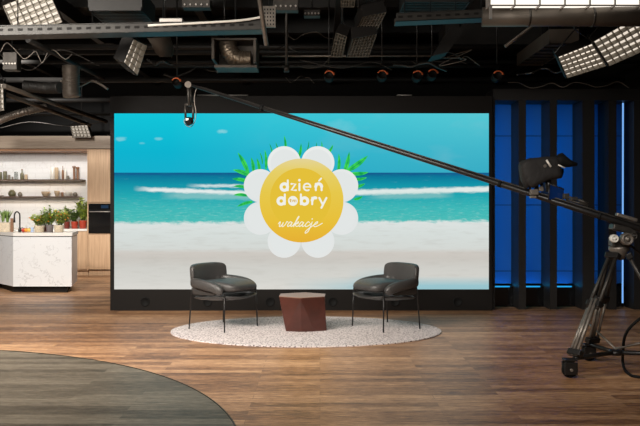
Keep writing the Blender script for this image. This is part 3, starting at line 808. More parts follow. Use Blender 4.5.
plant('potted_herb', 'tall upright green herb in a square pale pot at the left end of the island', 5.5, ztp, 12.98, .105, .15, M['beige'], .13, .08, 60, .075, M['leafC'], 'grass', seed=3, square=True)
plant('potted_herb', 'light green bushy herb in a beige pot on the island, right of the tap', 39.5, ztp, D1, .088, .105, M['beige'], .20, .21, 260, .05, M['leafB'], 'bush', M['petal'], seed=4)
plant('potted_herb', 'green herb in a grey pot on the island between two beige pots', 49.8, ztp, D1, .06, .12, M['slate'], .16, .30, 240, .048, M['leafA'], 'bush', seed=5)
plant('potted_herb', 'herb with orange blossoms in a beige pot at the right end of the island', 59, ztp, D1, .082, .115, M['beige'], .18, .27, 280, .048, M['leafB'], 'bush', M['petal'], seed=6)
plant('potted_herb', 'green herb in a dark red pot on the worktop, left of two red pots', 66.8, zt, DK+.2, .062, .135, M['terrad'], .16, .30, 200, .06, M['leafA'], 'bush', seed=7)
plant('potted_herb', 'upright green herb in a red glazed pot, middle one on the worktop', 74.6, zt, DK+.2, .068, .14, M['terra'], .14, .27, 200, .06, M['leafC'], 'bush', seed=8)
plant('potted_herb', 'tall leafy plant in a red glazed pot beside the tall oak cabinet', 83, zt, DK+.2, .076, .16, M['terra'], .17, .46, 320, .07, M['leafB'], 'bush', seed=9, xmax=xc0-.01)
plant('potted_herb', 'small green plant in a brown pot just behind the grey pot', 45.6, ztp, D1+.16, .035, .085, M['terrad'], .06, .12, 60, .03, M['leafA'], 'bush', seed=10)
# tap
fx = (19.8-320)*12.9/F
tap = thing('kitchen_tap', 'black curved kitchen tap on the island worktop', 'tap', (fx, 12.9, ztp))
MB().lathe([(.026, 0), (.026, .03), (.018, .06), (.016, .07), (0, .07)], n=16).build('tap_base', M['blackm'], tap)
MB().tube(curve_pts([(0, 0, .05), (0, 0, .26), (-.012, 0, .30), (-.045, 0, .325), (-.078, 0, .30), (-.088, 0, .26), (-.088, 0, .20)], 30), .0115, 10).build('spout', M['blackm'], tap)
MB().tube([(-.088, 0, .24), (-.088, 0, .15)], [.013, .017], 10).build('spray_head', M['blackm'], tap)
MB().tube([(.014, 0, .05), (.045, 0, .075)], .006, 8).build('tap_lever', M['blackm'], tap)
# small stuff by the tap
o = MB().bbox((0, 0, .11), (.045, .012, .22), b=.003).build('chopping_board', M['brown']); o.location = ((11.8-320)*12.85/F, 12.85, ztp+.0005); tag(o, 'brown wooden board standing beside the square pale pot', 'board')
rw = random.Random(2)
for (px, col, nm, lab) in ((23.6, (196, 60, 44), 'red_fruit', 'red fruit lying on the island near the tap'), (26.2, (232, 160, 52), 'orange_fruit', 'orange fruit lying on the island, second from the tap'), (29.3, (238, 196, 96), 'yellow_fruit', 'yellow fruit lying on the island before the blue cup')):
    o = MB().sell((0, 0, .035), .034, .034, .034, 1, 1, 16, 10, lambda p: Vector((p.x, p.y, p.z-.006*math.exp(-((p.x**2+p.y**2)/.0002))*(1 if p.z > .04 else 0)))).build('fruit_skin', pbr(nm+'_skin', col, .4))
    t = thing(nm, lab, 'fruit', ((px-320)*D1/F, D1, ztp), 0, 'fruit on the island'); o.parent = t
    MB().tube([(0, 0, .062), (.004, 0, .078)], .002, 5).build('stalk', M['leafC'], t)
o = MB().lathe(cyl(.024, .075), n=18).build('cup', pbr('blue_white_cup', (170, 190, 222), .4)); o.location = ((32.2-320)*D1/F, D1, ztp+.0005); tag(o, 'small pale blue cup on the island left of the beige pot', 'cup')

# ------------------------------------------------------------------ camera crane
PA = at(189, 84.5, 8.5); PB = at(619, 222, 6.7)
def onarm(px):                             # parameter where the boom crosses a pixel column
    k = (px-320)/F
    t = (k*PA.y-PA.x)/((PB.x-PA.x)-k*(PB.y-PA.y)); return PA+(PB-PA)*t
dirv = (PB-PA).normalized(); sidev = dirv.cross(Vector((0, 0, 1))).normalized(); upv = sidev.cross(dirv)
TC = Vector((2.50, 6.74, 0))
cr = thing('camera_crane', 'long camera crane arm on a wheeled tripod reaching across the stage', 'camera crane', TC)
def pc(mb, name, mat, lab=None, parent=None):
    o = mb.build(name, mat, parent or cr)
    if parent is None: o.location = -cr.location
    if lab: o['label'] = lab
    return o
PE = PB+dirv*1.1
mb = MB()
mid1 = onarm(330); mid2 = onarm(520)
mb.tube([PA, mid1, mid2, PE], [.014, .021, .026, .03], 12)
arm = pc(mb, 'boom', M['blackm'])
pc(MB().tube([onarm(200)+upv*.016, mid1+upv*.024, mid2+upv*.030, PE+upv*.036], [.004, .005, .006, .007], 8), 'upper_tube', M['dgrey'], 'thin grey tube along the boom', arm)
mb = MB()
for px in (262, 500, 600):
    p = onarm(px); pc(MB().tube([p-dirv*.015, p+dirv*.015], .031, 10), 'boom_clamp', M['rubber'], None, arm)
mb = MB().tube([PE, PE+dirv*.05], .1, 20).tube([PE+dirv*.06, PE+dirv*.11], .1, 20)
pc(mb, 'counterweight', M['blackm'])
# remote head at the tip
T0 = PA.copy()
s = T0.y/F
def tpp(px, py, dd=0): return at(px, py, T0.y+dd)
pc(MB().tube([tpp(188, 84.5, -.05), tpp(188, 84.5, .05)], .035, 16), 'tip_joint', M['steel'])
pc(MB().tube([tpp(188, 84, -.03), tpp(189.3, 106, -.03)], .016, 8).tube([tpp(190.5, 86, .03), tpp(191, 106, .03)], .012, 8), 'hanger', M['dgrey'])
hd = pc(MB().tube([tpp(185, 104.5), tpp(193.5, 104.5)], .014, 8).tube([tpp(185.3, 104), tpp(185.6, 119)], .012, 8).tube([tpp(193.3, 104), tpp(193.0, 119)], .012, 8), 'fork', M['dgrey'])
pc(MB().sell(tpp(189.2, 121), .045, .05, .042, .8, .8, 18, 12).tube([tpp(189, 122, -.04), tpp(188.5, 123, -.10)], [.026, .03], 14), 'camera_head', M['rubber'], 'small black camera at the boom tip')
pc(MB().bbox(tpp(187.2, 119.5, -.055), (.035, .02, .03), b=.004), 'head_motor', M['lsteel'])
pc(MB().tube(curve_pts([tpp(200, 87.5), tpp(196, 90), tpp(194.2, 100), tpp(196, 112), tpp(194.5, 122), tpp(190, 127), tpp(185, 124), tpp(184, 119)], 32), .004, 6), 'head_cable', M['steel'])
# tripod head
hp = PB.copy(); hz = hp.z
pc(MB().bbox((0, 0, 0), (.20, .12, .05), Matrix.Translation(hp+Vector((.03, 0, -.06))) @ Matrix.Rotation(R(14), 4, 'Y'), .01), 'pivot_block', M['dgrey'])
pc(MB().bbox((0, 0, 0), (.18, .05, .03), Matrix.Translation(hp+Vector((.05, -.03, .04))) @ Matrix.Rotation(R(17), 4, 'Y'), .008), 'boom_mount', M['steel'])
MXr = Matrix.Rotation(PI/2, 3, 'X')
def disk_y(c, r, w, prof=None): return MB().lathe([(r*.86, -w/2), (r, -w*.3), (r, w*.3), (r*.86, w/2), (r*.7, w/2), (r*.66, w*.35), (r*.3, w*.35), (r*.28, w*.6), (0, w*.6)], c, 24, MXr)
pc(disk_y((at(614, 0, 6.6).x, 6.60, at(0, 238.5, 6.6).z), .034, .06), 'tension_knob', M['ceramic'], 'white round knob')
pc(disk_y((at(626.5, 0, 6.6).x, 6.60, at(0, 239, 6.6).z), .052, .08), 'tilt_hub', M['steel'])
pc(disk_y((at(634, 0, 6.6).x, 6.62, at(0, 236, 6.6).z), .03, .06), 'pan_hub', M['dgrey'])
hx = at(619, 0, 6.74).x
pc(MB().bbox((hx+.0, 6.72, at(0, 242, 6.7).z), (.16, .12, .09), b=.015), 'head_body', M['dgrey'])
pc(MB().lathe([(.05, .07), (.085, .06), (.085, .035), (.06, .0), (.04, -.05), (0, -.05)], (hx, 6.74, at(0, 254, 6.7).z), 24), 'bowl', M['steel'])
pc(MB().tube([(hx+.03, 6.78, at(0, 238, 6.7).z), (hx+.30, 6.85, at(0, 262, 6.7).z)], .010, 8), 'pan_handle', M['blackm'])
# legs
bowl_z = at(0, 254, 6.7).z
feet = [fl(574, 377), fl(592, 362), Vector((2.98, 6.60, 0))]
cen = Vector((hx, 6.74, 0))
for i, ft in enumerate(feet):
    topp = cen+((ft-cen).normalized()*.07)+Vector((0, 0, bowl_z))
    footp = Vector((ft.x, ft.y, .17))
    ax = (footp-topp).normalized(); sd = ax.cross(Vector((0, 0, 1))).normalized(); nn = sd.cross(ax)
    lg = pc(MB().tube([topp+sd*.035, topp.lerp(footp, .55)+sd*.045], .015, 8).tube([topp-sd*.035, topp.lerp(footp, .55)-sd*.045], .015, 8), 'leg', M['dgrey'])
    pc(MB().tube([topp.lerp(footp, .46)+nn*.02+sd*.013, footp+nn*.008+sd*.013], .014, 8).tube([topp.lerp(footp, .46)+nn*.02-sd*.02, footp+nn*.008-sd*.024], .014, 8).tube([topp.lerp(footp, .5)+sd*.045, footp+sd*.05], .012, 8), 'lower_leg', M['steel'], None, lg)
    for u in (.50, .02, .97):
        c = topp.lerp(footp, u)
        Mx = Matrix((( *sd, 0), (*nn, 0), (*ax, 0), (0, 0, 0, 1))).transposed(); Mx.translation = c
        Mx = Matrix(((sd.x, nn.x, ax.x, c.x), (sd.y, nn.y, ax.y, c.y), (sd.z, nn.z, ax.z, c.z), (0, 0, 0, 1)))
        pc(MB().bbox((0, 0, 0), (.13, .055, .05), Mx, .008), 'leg_clamp', M['blackm'], None, lg)
# dolly
dc = sum((f for f in feet), Vector())/3
for ft in feet:
    out = (ft-dc).normalized()
    b = pc(MB().tube([Vector((dc.x, dc.y, .15)), Vector((ft.x, ft.y, .15))], .019, 8), 'dolly_arm', M['blackm'])
    wp = Vector((ft.x, ft.y, 0))+out*.05
    w = pc(MB().lathe([(.05, -.02), (.062, -.017), (.065, 0), (.062, .017), (.05, .02), (.03, .014), (0, .014)], (wp.x, wp.y, .0655), 24, MXr), 'wheel', M['rubber'])
    pc(MB().bbox((wp.x, wp.y-.04, .08), (.105, .012, .10), b=.005).bbox((wp.x, wp.y+.04, .08), (.105, .012, .10), b=.005).bbox((wp.x, wp.y, .145), (.10, .09, .016), b=.004), 'wheel_guard', M['blackm'])
    pc(MB().tube([(wp.x, wp.y-.055, .07), (wp.x, wp.y+.05, .07)], .012, 10), 'axle', M['steel'])
pc(MB().lathe([(.05, .13), (.06, .15), (.05, .17), (0, .17)], (dc.x, dc.y, 0), 16), 'dolly_hub', M['blackm'])
pc(MB().tube([fl(590, 358)+Vector((0, 0, .30)), Vector((dc.x, dc.y, .18))], .010, 8).tube([Vector((feet[2].x, feet[2].y, .32)), Vector((dc.x, dc.y, .18))], .010, 8), 'spreader', M['steel'])

# covered camera on the boom
p0 = onarm(545)
D = p0.y
q = lambda px, py, dd=0: at(px, py, D+dd)
cam_root = thing('covered_camera', 'video camera wrapped in a black cover mounted on the crane boom', 'camera', p0+Vector((0, 0, .05)))
def pv(mb, name, mat, lab=None):
    o = mb.build(name, mat, cam_root); o.location = -cam_root.location
    if lab: o['label'] = lab
    return o
cc = q(540, 170.5)
def wr(p):
    r = (p-cc)*1.0; r.x *= 1.12; r.z *= 1.2; r = Matrix.Rotation(R(-9), 3, 'Y') @ r
    n_ = noise.noise(p*14)*.010+noise.noise(p*40)*.003
    r.z += n_+ (.02 if r.z < 0 else 0)*math.sin(r.x*22); r.x *= 1+.0
    r.z *= 1-.7*r.x if r.x > 0 else 1
    return r+cc
pv(MB().sell(cc, .155, .10, .095, .45, .45, 44, 22, wr), 'cover', pbr('black_nylon_cover', (30, 27, 26), .75, bump=.6, bscale=30), 'black fabric rain cover')
pv(MB().loft([q(523.5+3, 166), q(524.5, 178), q(527, 188)], (0, 1, 0), [.02, .03, .012], [.09, .09, .06], .6), 'cover_skirt', pbr('black_nylon_skirt', (24, 22, 22), .8))
pv(MB().loft([q(554, 163), q(561, 160), q(568, 163.5), q(575, 164.5)], (0, 1, 0), [.045, .062, .034, .016], [.08, .085, .08, .07], .7), 'lens_hood', M['rubber'])
pv(MB().tube([q(555, 172), q(562, 173.5)], [.055, .045], 16), 'lens', M['blackg'])
pv(MB().tube([q(546.5, 160, -.11), q(551, 167, -.11)], .009, 8).tube([q(558, 164.8, -.09), q(565, 168, -.09)], .006, 8), 'strap', M['ceramic'], 'white strap')
pv(MB().tube([q(545, 166, -.105)-Vector((0, .004, 0)), q(545, 166, -.105)+Vector((0, .004, 0))], .014, 12), 'ring', M['steel'])
pv(MB().tube([q(548, 178), q(549, 192)], .028, 8).tube([q(537, 184), q(535, 194)], .016, 8).tube([q(528, 184), q(531, 191), q(540, 188)], .012, 8).tube([q(541, 183), q(543, 190)], .014, 8), 'support', M['blackm'])
pv(MB().bbox(q(534, 192, -.02), (.07, .05, .05), b=.006).bbox(q(533, 197, -.02), (.05, .05, .02), b=.004).bbox(q(541, 189, -.02), (.04, .04, .04), b=.006), 'clamp', M['steel'])
gq = [q(549.5, 184, -.05), q(563.5, 189, -.03), q(562, 204, -.03), q(548.5, 199.5, -.05)]
pv(MB().quadbox(gq, (0, .006, 0)), 'monitor_glass', pbr('dark_blue_glass', (16, 44, 96), .1), 'dark blue glass of the monitor')
pv(MB().tube([g-Vector((0, .002, 0)) for g in gq]+[gq[0]-Vector((0, .002, 0))], .006, 6), 'monitor_frame', M['blackm'])
b = [onarm(x) for x in (566, 574, 582, 588)]
ctrl = MB().bbox(b[0]+Vector((0, 0, .075)), (.05, .04, .05), b=.006).bbox(b[1]+Vector((0, 0, .075)), (.06, .04, .03), b=.006).tube([b[0]+Vector((0, 0, .08)), b[2]+Vector((0, 0, .075))], .008, 8).tube([b[2]+Vector((-.03, 0, .09)), b[3]+Vector((0, 0, .07))], .012, 8).tube([b[0]+Vector((0, 0, .05)), b[3]+Vector((0, 0, .056))], .010, 6)
o = ctrl.build('boom_controls', M['dgrey'], origin=b[1]); tag(o, 'small grey control handles clipped on the boom behind the covered camera', 'controls')

# cable loop on the floor at the right edge
cab = MB().tube(curve_pts([(2.72, 6.25, .95), (2.68, 6.35, .62), at(628, 330, 6.5), fl(623, 352, .14), fl(623.5, 366, .02), fl(629, 374, .012), fl(640, 377, .012), (2.9, 6.3, .012), (3.4, 6.5, .012), (4.1, 6.4, .012)], 60), .012, 8)
tag(cab.build('power_cable', M['rubber']), 'thick black cable looping down to the floor at the right edge', 'cable')

# ------------------------------------------------------------------ ceiling equipment
def softlight(label, corners, nu, nv, on=True, depth=.06, mat=None, strength=.55, name='softlight', group='egg crate soft lights under the ceiling'):
    q = [Vector(c) for c in corners]       # tl, tr, br, bl seen from the stage
    ctr = sum(q, Vector())/4
    nrm = (q[1]-q[0]).cross(q[3]-q[0]).normalized()
    if nrm.dot(Vector((0, 0, CH))-ctr+Vector((0, 0, 0))) < 0: nrm = -nrm
    t = thing(name, label, 'light', ctr, 0, group)
    def pl(mb, nm, mt, lab=None):
        o = mb.build(nm, mt, t); o.location = -t.location
        return o
    back = -nrm*depth
    pl(MB().quadbox([p+back for p in q], -nrm*.07), 'housing', M['black'])
    e = [p.lerp(ctr, .02)+back*.98 for p in q]
    e = [p+nrm*.004 for p in e]
    pl(MB().quadbox(e, -nrm*.003), 'diffuser', emit('soft_diffuser', (255, 240, 222), strength) if on else M['crated'])
    mb = MB()
    def P(u, v): return q[0].lerp(q[1], u).lerp(q[3].lerp(q[2], u), v)
    th = .0028
    for i in range(nu+1):
        a_, b2 = P(i/nu, 0), P(i/nu, 1); s_ = (q[1]-q[0]).normalized()*th
        mb.quadbox([a_-s_, a_+s_, b2+s_, b2-s_], back*.94)
    for j in range(nv+1):
        a_, b2 = P(0, j/nv), P(1, j/nv); s_ = (q[3]-q[0]).normalized()*th
        mb.quadbox([a_-s_, b2-s_, b2+s_, a_+s_], back*.9)
    pl(mb, 'egg_crate', mat or (M['crate'] if on else M['crated']))
    rim = MB(); r0 = [p+(p-ctr).normalized()*.006+nrm*.0 for p in q]; r1 = [p+(p-ctr).normalized()*.014 for p in q]
    for i in range(4):
        j = (i+1) % 4; rim.quadbox([r0[i], r1[i], r1[j], r0[j]], back*1.02)
    pl(rim, 'skirt', M['black'])
    tb = ctr+back-nrm*.07
    pl(MB().tube([q[0]+back*1.3, Vector((tb.x, tb.y, max(p.z for p in q)+.18)), q[1]+back*1.3], .008, 6).tube([Vector((tb.x, tb.y, max(p.z for p in q)+.18)), Vector((tb.x, tb.y, ZC))], .012, 8), 'yoke', M['blackm'])
    return t
softlight('bright egg crate soft light tilted in the top left corner', [at(3, 6, 7.6), at(47, -12, 7.6), at(62, 22, 7.9), at(18, 39.5, 7.9)], 7, 6, strength=1.1)
softlight('narrow tilted egg crate light hanging beside a grey wedge, upper left', [at(133.5, 39.5, 8.2), at(147, 46, 8.5), at(137.5, 75, 8.5), at(124, 62, 8.2)], 3, 5, strength=.95)
softlight('small distant egg crate light just above the kitchen fascia', [at(70.4, 126, 15.0), at(87, 125.4, 15.0), at(91, 137.5, 15.2), at(73, 137.5, 15.2)], 5, 4, strength=.7)
softlight('egg crate light cut by the left edge of the picture', [at(-14, 86, 9), at(2.8, 84, 9), at(3.6, 110, 9.2), at(-13, 113, 9.2)], 5, 5, strength=.8)
softlight('egg crate light at upper right, the left one of the pair', [at(558.5, 57, 7.8), at(593, 43.5, 7.8), at(606, 66, 8.0), at(567.5, 78, 8.0)], 7, 5, strength=1.15)
softlight('egg crate light at the top right corner, the larger of the pair', [at(594, 41.5, 7.6), at(650, 10, 7.6), at(668, 40, 7.9), at(609.5, 66, 7.9)], 9, 5, strength=.85)
gd = 'switched off egg crate lights above the video wall'
softlight('unlit grey egg crate light above the stage, upper right of its cluster', [at(363, 17, 8), at(386, 12.5, 8), at(376, 32, 8.3), at(356.5, 30, 8.3)], 7, 6, False, group=gd)
softlight('unlit grey egg crate light above the stage, lowest wide one of its cluster', [at(353, 39, 8.2), at(376.5, 34.5, 8.2), at(368.5, 57, 8.6), at(347, 57, 8.6)], 7, 7, False, group=gd)
softlight('unlit narrow grey egg crate light above the stage, left of its cluster', [at(336, 33, 8.2), at(346.5, 37, 8.2), at(342, 57, 8.6), at(330.5, 57, 8.6)], 4, 7, False, group=gd)
softlight('unlit grey egg crate light at the top edge above the stage', [at(341, -8, 7.8), at(356, -8, 7.8), at(354, 7, 8), at(341, 7, 8)], 5, 5, False, group=gd)

def bar(name, label, cat, pts, r, mat, group=None, n=8):
    o = MB().tube([Vector(p) for p in pts], r, n).build(name, mat); return tag(o, label, cat, group)
# cable trays / trusses
def tray(label, p0, p1, h, dep, mat, holes=True, group='ceiling cable trays'):
    p0, p1 = Vector(p0), Vector(p1); u = (p1-p0); L = u.length; u.normalize()
    t = thing('cable_tray', label, 'cable tray', (p0+p1)/2, 0, group)
    Mx = Matrix(((u.x, -u.y, 0, p0.x), (u.y, u.x, 0, p0.y), (u.z, 0, 1, p0.z), (0, 0, 0, 1)))
    mb = MB().box(0, L, -dep/2, dep/2, 0, .006, Mx).box(0, L, -dep/2, -dep/2+.005, .0, h, Mx).box(0, L, dep/2-.005, dep/2, .0, h, Mx)
    mb.box(0, L, -dep/2-.012, -dep/2, h, h+.006, Mx)
    o = mb.build('tray', mat, t); o.location = -t.location
    if holes:
        k = int(L/.09)
        for i in range(min(k, 90)):
            o = MB().box(i*.09+.02, i*.09+.065, -dep/2-.003, -dep/2-.001, h*.45, h*.72, Mx).build('slot', M['black'], t); o.location = -t.location
    for f_ in (.1, .37, .63, .9):
        p = p0.lerp(p1, f_); o = MB().tube([p+Vector((0, 0, h)), Vector((p.x, p.y, ZC))], .006, 6).build('hanger_rod', M['blackm'], t); o.location = -t.location
tray('long perforated cable tray running from the top left corner above the screen', at(-10, 38, 7.6), at(262, 32, 7.8), .085, .22, M['tray'])
tray('dark perforated cable tray at the top, right of the unlit lights', at(395, 24, 7.7), at(491, 20, 7.7), .075, .2, M['tray'])
# round duct + bright tube bank, top right
gd2 = thing('air_duct', 'wide brown-grey air duct along the top right edge', 'duct', at(570, 15, 7.3)+Vector((0, 0, 0)), 0, 'ceiling ducts')
def dd(root, mb, nm, mt):
    o = mb.build(nm, mt, root); o.location = -root.location; return o
dd(gd2, MB().tube([at(482, 17, 7.3), at(560, 16.5, 7.2), at(690, 16.5, 7.0)], .088, 24), 'duct_tube', M['duct'])
for px_ in (528, 592):
    c_ = at(px_, 16.7, 7.24 if px_ < 560 else 7.15); dd(gd2, MB().tube([c_-Vector((.01, 0, 0)), c_+Vector((.01, 0, 0))], .092, 24), 'duct_band', M['dgrey']); dd(gd2, MB().tube([c_+Vector((0, 0, .08)), Vector((c_.x, c_.y, ZC))], .008, 6), 'hanger_rod', M['blackm'])
tb = thing('light_bank', 'bright white linear light bank at the very top right', 'light', at(570, 0, 7.0))
dd(tb, MB().box(at(489.5, 0, 7).x, at(700, 0, 7).x, 7.0, 7.12, at(0, 4.6, 7).z, at(0, -8, 7).z), 'lamp_body', emit('linear_lamp', (255, 246, 232), 1.3))
mb = MB()
for i in range(9):
    x = at(489.5+25*i, 0, 7).x; mb.box(x-.006, x+.006, 6.98, 7.13, at(0, 6.4, 7).z, at(0, -8, 7).z)
mb.box(at(489, 0, 7).x, at(700, 0, 7).x, 6.985, 7.0, at(0, 6.2, 7).z, at(0, 5.0, 7).z)
dd(tb, mb, 'lamp_frame', M['lsteel'])
for px_ in (520, 610): dd(tb, MB().tube([at(px_, -8, 7.06), Vector((at(px_, 0, 7.06).x, 7.06, ZC))], .008, 6), 'hanger_rod', M['blackm'])
dd(tb, MB().box(at(489.3, 0, 6.99).x, at(492, 0, 6.99).x, 6.98, 7.0, at(0, 19, 7).z, at(0, 6, 7).z), 'bracket', M['lsteel'])
# vent boxes hanging below the ceiling
def vent(label, pxl, pxr, py0, py1, d0, d1, mat, slats, top_py=None, extra=True):
    zb_ = at(0, py0, d0).z; xl_, xr_ = at(pxl, 0, d0).x, at(pxr, 0, d0).x; ztp_ = at(0, top_py, d0).z
    t = thing('vent_box', label, 'vent', ((xl_+xr_)/2, (d0+d1)/2, zb_), 0, 'vent boxes under the ceiling')
    dd(t, MB().box(xl_, xr_, d0, d1, zb_+.03, ztp_).box(xl_, xr_, d0, d0+.01, zb_, zb_+.03).box(xl_, xr_, d1-.01, d1, zb_, zb_+.03).box(xl_, xl_+.01, d0, d1, zb_, zb_+.03).box(xr_-.01, xr_, d0, d1, zb_, zb_+.03), 'vent_housing', mat)
    for i in range(slats):
        y = d0+.02+(d1-d0-.04)*(i+.5)/slats
        mb = MB().box(xl_+.01, xr_-.01, y-.008, y+.008, zb_+.004, zb_+.02)
        dd(t, mb, 'vent_slat', M['dgrey'])
    dd(t, MB().box(xl_+.02, xl_+.04, d0+.1, d0+.12, ztp_, ZC).box(xr_-.04, xr_-.02, d1-.12, d1-.1, ztp_, ZC), 'drop_rod', M['blackm'])
vent('grey vent box hanging at the right below the round duct', 549.5, 579, 43, 66, 9.0, 10.5, M['duct'], 7, 29)
vent('dark slatted vent box at the top left above the cable tray', 88, 142, 10.5, 23.5, 7.5, 8.1, M['darkduct'], 9, -10)
vent('dark slatted vent box at the top edge right of centre', 404, 470, 2, 12, 7.9, 8.4, M['darkduct'], 7, -18)
# broad dark ducts
t = thing('air_duct', 'broad rectangular duct hanging behind the grey vent box at the right', 'duct', at(530, 50, 10.9), 0, 'ceiling ducts')
dd(t, MB().tube([at(500, 24, 11.2), Vector((at(500, 0, 11.2).x, 11.2, ZC))], .01, 6), 'hanger_rod', M['blackm'])
dd(t, MB().box(at(445, 0, 10.9).x, at(545, 0, 10.9).x, 10.9, 11.5, at(0, 48, 10.9).z, at(0, 22, 10.9).z), 'duct_box', M['darkduct'])
t = thing('air_duct', 'slanting dark duct right of the unlit egg crate lights', 'duct', at(460, 35, 9.0), 0, 'ceiling ducts')
dd(t, MB().tube([at(460, 30, 9.1), Vector((at(460, 0, 9.1).x, 9.1, ZC))], .01, 6), 'hanger_rod', M['blackm'])
dd(t, MB().quadbox([at(450, 27, 9), at(466, 27, 9), at(448, 52, 9), at(432, 56, 9)], (0, .4, 0)), 'duct_box', M['darkduct'])
# foil duct outlet
t = thing('foil_duct_outlet', 'crumpled foil duct in a boxed outlet above the screen, left of centre', 'duct', at(234, 52, 9.2), 0, 'ceiling ducts')
fx0, fx1 = at(211.5, 0, 9.2).x, at(256, 0, 9.2).x; fz0, fz1 = at(0, 66, 9.2).z, at(0, 38, 9.2).z
dd(t, MB().box(fx0, fx0+.03, 9.2, 9.7, fz0+.08, fz1).box(fx1-.03, fx1, 9.2, 9.7, fz0+.04, fz1).box(fx0+.02, fx1, 9.3, 9.7, fz0, fz0+.03).box(fx0, fx1, 9.66, 9.7, fz0, fz1).box(fx0, fx1, 9.3, 9.66, fz1, fz1+.02), 'outlet_box', M['duct'])
mb = MB(); path = curve_pts([(fx0+.16, 9.45, fz1-.01), (fx0+.17, 9.42, fz1-.08), (fx0+.24, 9.42, fz0+.14), (fx0+.36, 9.42, fz0+.11), (fx0+.44, 9.42, fz0+.11)], 44)
mb.tube(path, [.10+.010*math.sin(i*2.1)+.006*noise.noise(Vector((i*.7, 0, 0))) for i in range(len(path))], 24)
dd(t, mb, 'flexible_duct', M['foil'])
dd(t, MB().tube([(fx0+.1, 9.6, fz1), (fx0+.1, 9.6, ZC)], .01, 6), 'hanger_rod', M['blackm'])
# corrugated hoses
def hose(label, ctrl, r, mat, waves=1.0):
    path = curve_pts(ctrl, 72); t = MB().tube(path, [r*(1+.09*math.sin(i*1.9*waves)) for i in range(len(path))], 16).build('flexible_hose', mat, origin=ctrl[0])
    return tag(t, label, 'hose', 'corrugated ceiling hoses')
hose('horizontal ribbed hose at left under the ceiling', [at(24, 86, 9.5), at(36, 87, 9.5), at(48, 88, 9.5), at(60, 87.5, 9.4)], .065, M['darkduct'])
hose('short vertical ribbed hose next to the horizontal one', [at(71, 66, 9.3), at(71, 75, 9.3), at(71, 88, 9.3), at(72, 97, 9.3)], .095, M['duct'])
hose('thin ribbed hose above the kitchen fascia at far left', [at(-4, 122, 11), at(8, 117, 11), at(24, 112, 11), at(46, 107, 11.2)], .05, M['steel'])
# diagonal struts
bar('ceiling_strut', 'upper diagonal dark steel strut above the kitchen', 'strut', [at(4, 86, 9.0), at(106, 121.5, 12)], .03, M['duct'], 'diagonal ceiling struts')
bar('ceiling_strut', 'lower diagonal dark steel strut above the kitchen', 'strut', [at(-6, 90, 9.2), at(90, 125, 12.4)], .028, M['duct'], 'diagonal ceiling struts')
bar('ceiling_strut', 'short slanting steel strut at top left beneath the tray', 'strut', [at(28, 40, 8.4), at(103, 78, 10.5)], .03, M['darkduct'], 'diagonal ceiling struts')
# horizontal pipes
for (y, d, r, lab, mt, xa, xb) in (
        (56, 9.8, .012, 'thin horizontal ceiling pipe running behind the unlit egg crate lights', 'steel', 262, 438),
        (47, 10.6, .035, 'thick dark horizontal ceiling pipe level with the foil duct', 'darkduct', -10, 560),
        (62, 11.5, .03, 'dark horizontal ceiling pipe below the foil duct', 'darkduct', -10, 660),
        (80, 12.5, .04, 'lowest dark horizontal ceiling pipe just above the video wall', 'darkduct', -10, 660),
        (66, 9.9, .018, 'horizontal pipe just below the unlit egg crate lights', 'darkduct', 140, 500),
        (52, 12.8, .05, 'far horizontal ceiling pipe behind all the others', 'darkduct', -10, 660),
        (100, 14.2, .04, 'horizontal pipe above the kitchen fascia', 'darkduct', -60, 112),
        (114, 15.2, .03, 'horizontal pipe closest to the kitchen fascia', 'darkduct', -60, 112)):
    bar('ceiling_pipe', lab, 'pipe', [at(xa, y, d), at(xb, y, d)], r, M[mt], 'horizontal ceiling pipes', 10)
bar('light_batten', 'long white edged batten above the screen, at left', 'batten', [at(197, 95.2, 10.45), at(248, 95.2, 10.45)], .008, M['lsteel'], 'thin battens on top of the video wall')
bar('light_batten', 'short white edged batten on the video wall, middle', 'batten', [at(397, 95.2, 10.45), at(412, 95.2, 10.45)], .008, M['lsteel'], 'thin battens on top of the video wall')
# drop pole, tilted pole
t = thing('drop_pole', 'short vertical steel pole hanging above the screen', 'pole', at(286.5, 60, 9.6))
dd(t, MB().tube([Vector((at(286.5, 0, 9.6).x, 9.6, ZC)), at(286.5, 68, 9.6)], .018, 10), 'pole', M['dgrey'])
dd(t, MB().tube([at(286.5, 66, 9.6), at(286.5, 72, 9.6)], .034, 12), 'pole_cap', M['dgrey'])
bar('drop_pole', 'slanting grey pole crossing the cable tray, left of centre', 'pole', [at(250.5, -30, 7.4)+Vector((-.05, 0, .62)), at(266.5, 45.5, 7.7)], .022, M['steel'])
# wedge shade beside narrow light
t = thing('fabric_wedge', 'grey wedge-shaped cloth hanging right of the narrow tilted light', 'cloth', at(158, 40, 8.6))
mb = MB(); P0 = curve_pts([at(147, 38, 8.6), at(151, 44, 8.6), at(155, 52, 8.62), at(160, 57, 8.65)], 15); P1 = curve_pts([at(170, 37, 8.75), at(172, 44, 8.8), at(173, 50, 8.85), at(171, 57, 8.8)], 15)
kk = min(len(P0), len(P1)); mb.add(P0[:kk]+P1[:kk]+[p+Vector((0, .05, .0)) for p in P0[:kk]]+[p+Vector((0, .05, 0)) for p in P1[:kk]], [(i, i+1, kk+i+1, kk+i) for i in range(kk-1)]+[(2*kk+i, 3*kk+i, 3*kk+i+1, 2*kk+i+1) for i in range(kk-1)]+[(i, 2*kk+i, 2*kk+i+1, i+1) for i in range(kk-1)]+[(kk+i, kk+i+1, 3*kk+i+1, 3*kk+i) for i in range(kk-1)], True)
dd(t, mb, 'cloth', M['duct'])
dd(t, MB().tube([at(165, 40, 8.75), Vector((at(165, 0, 8.75).x, 8.75, ZC))], .008, 6), 'hanger_rod', M['blackm'])
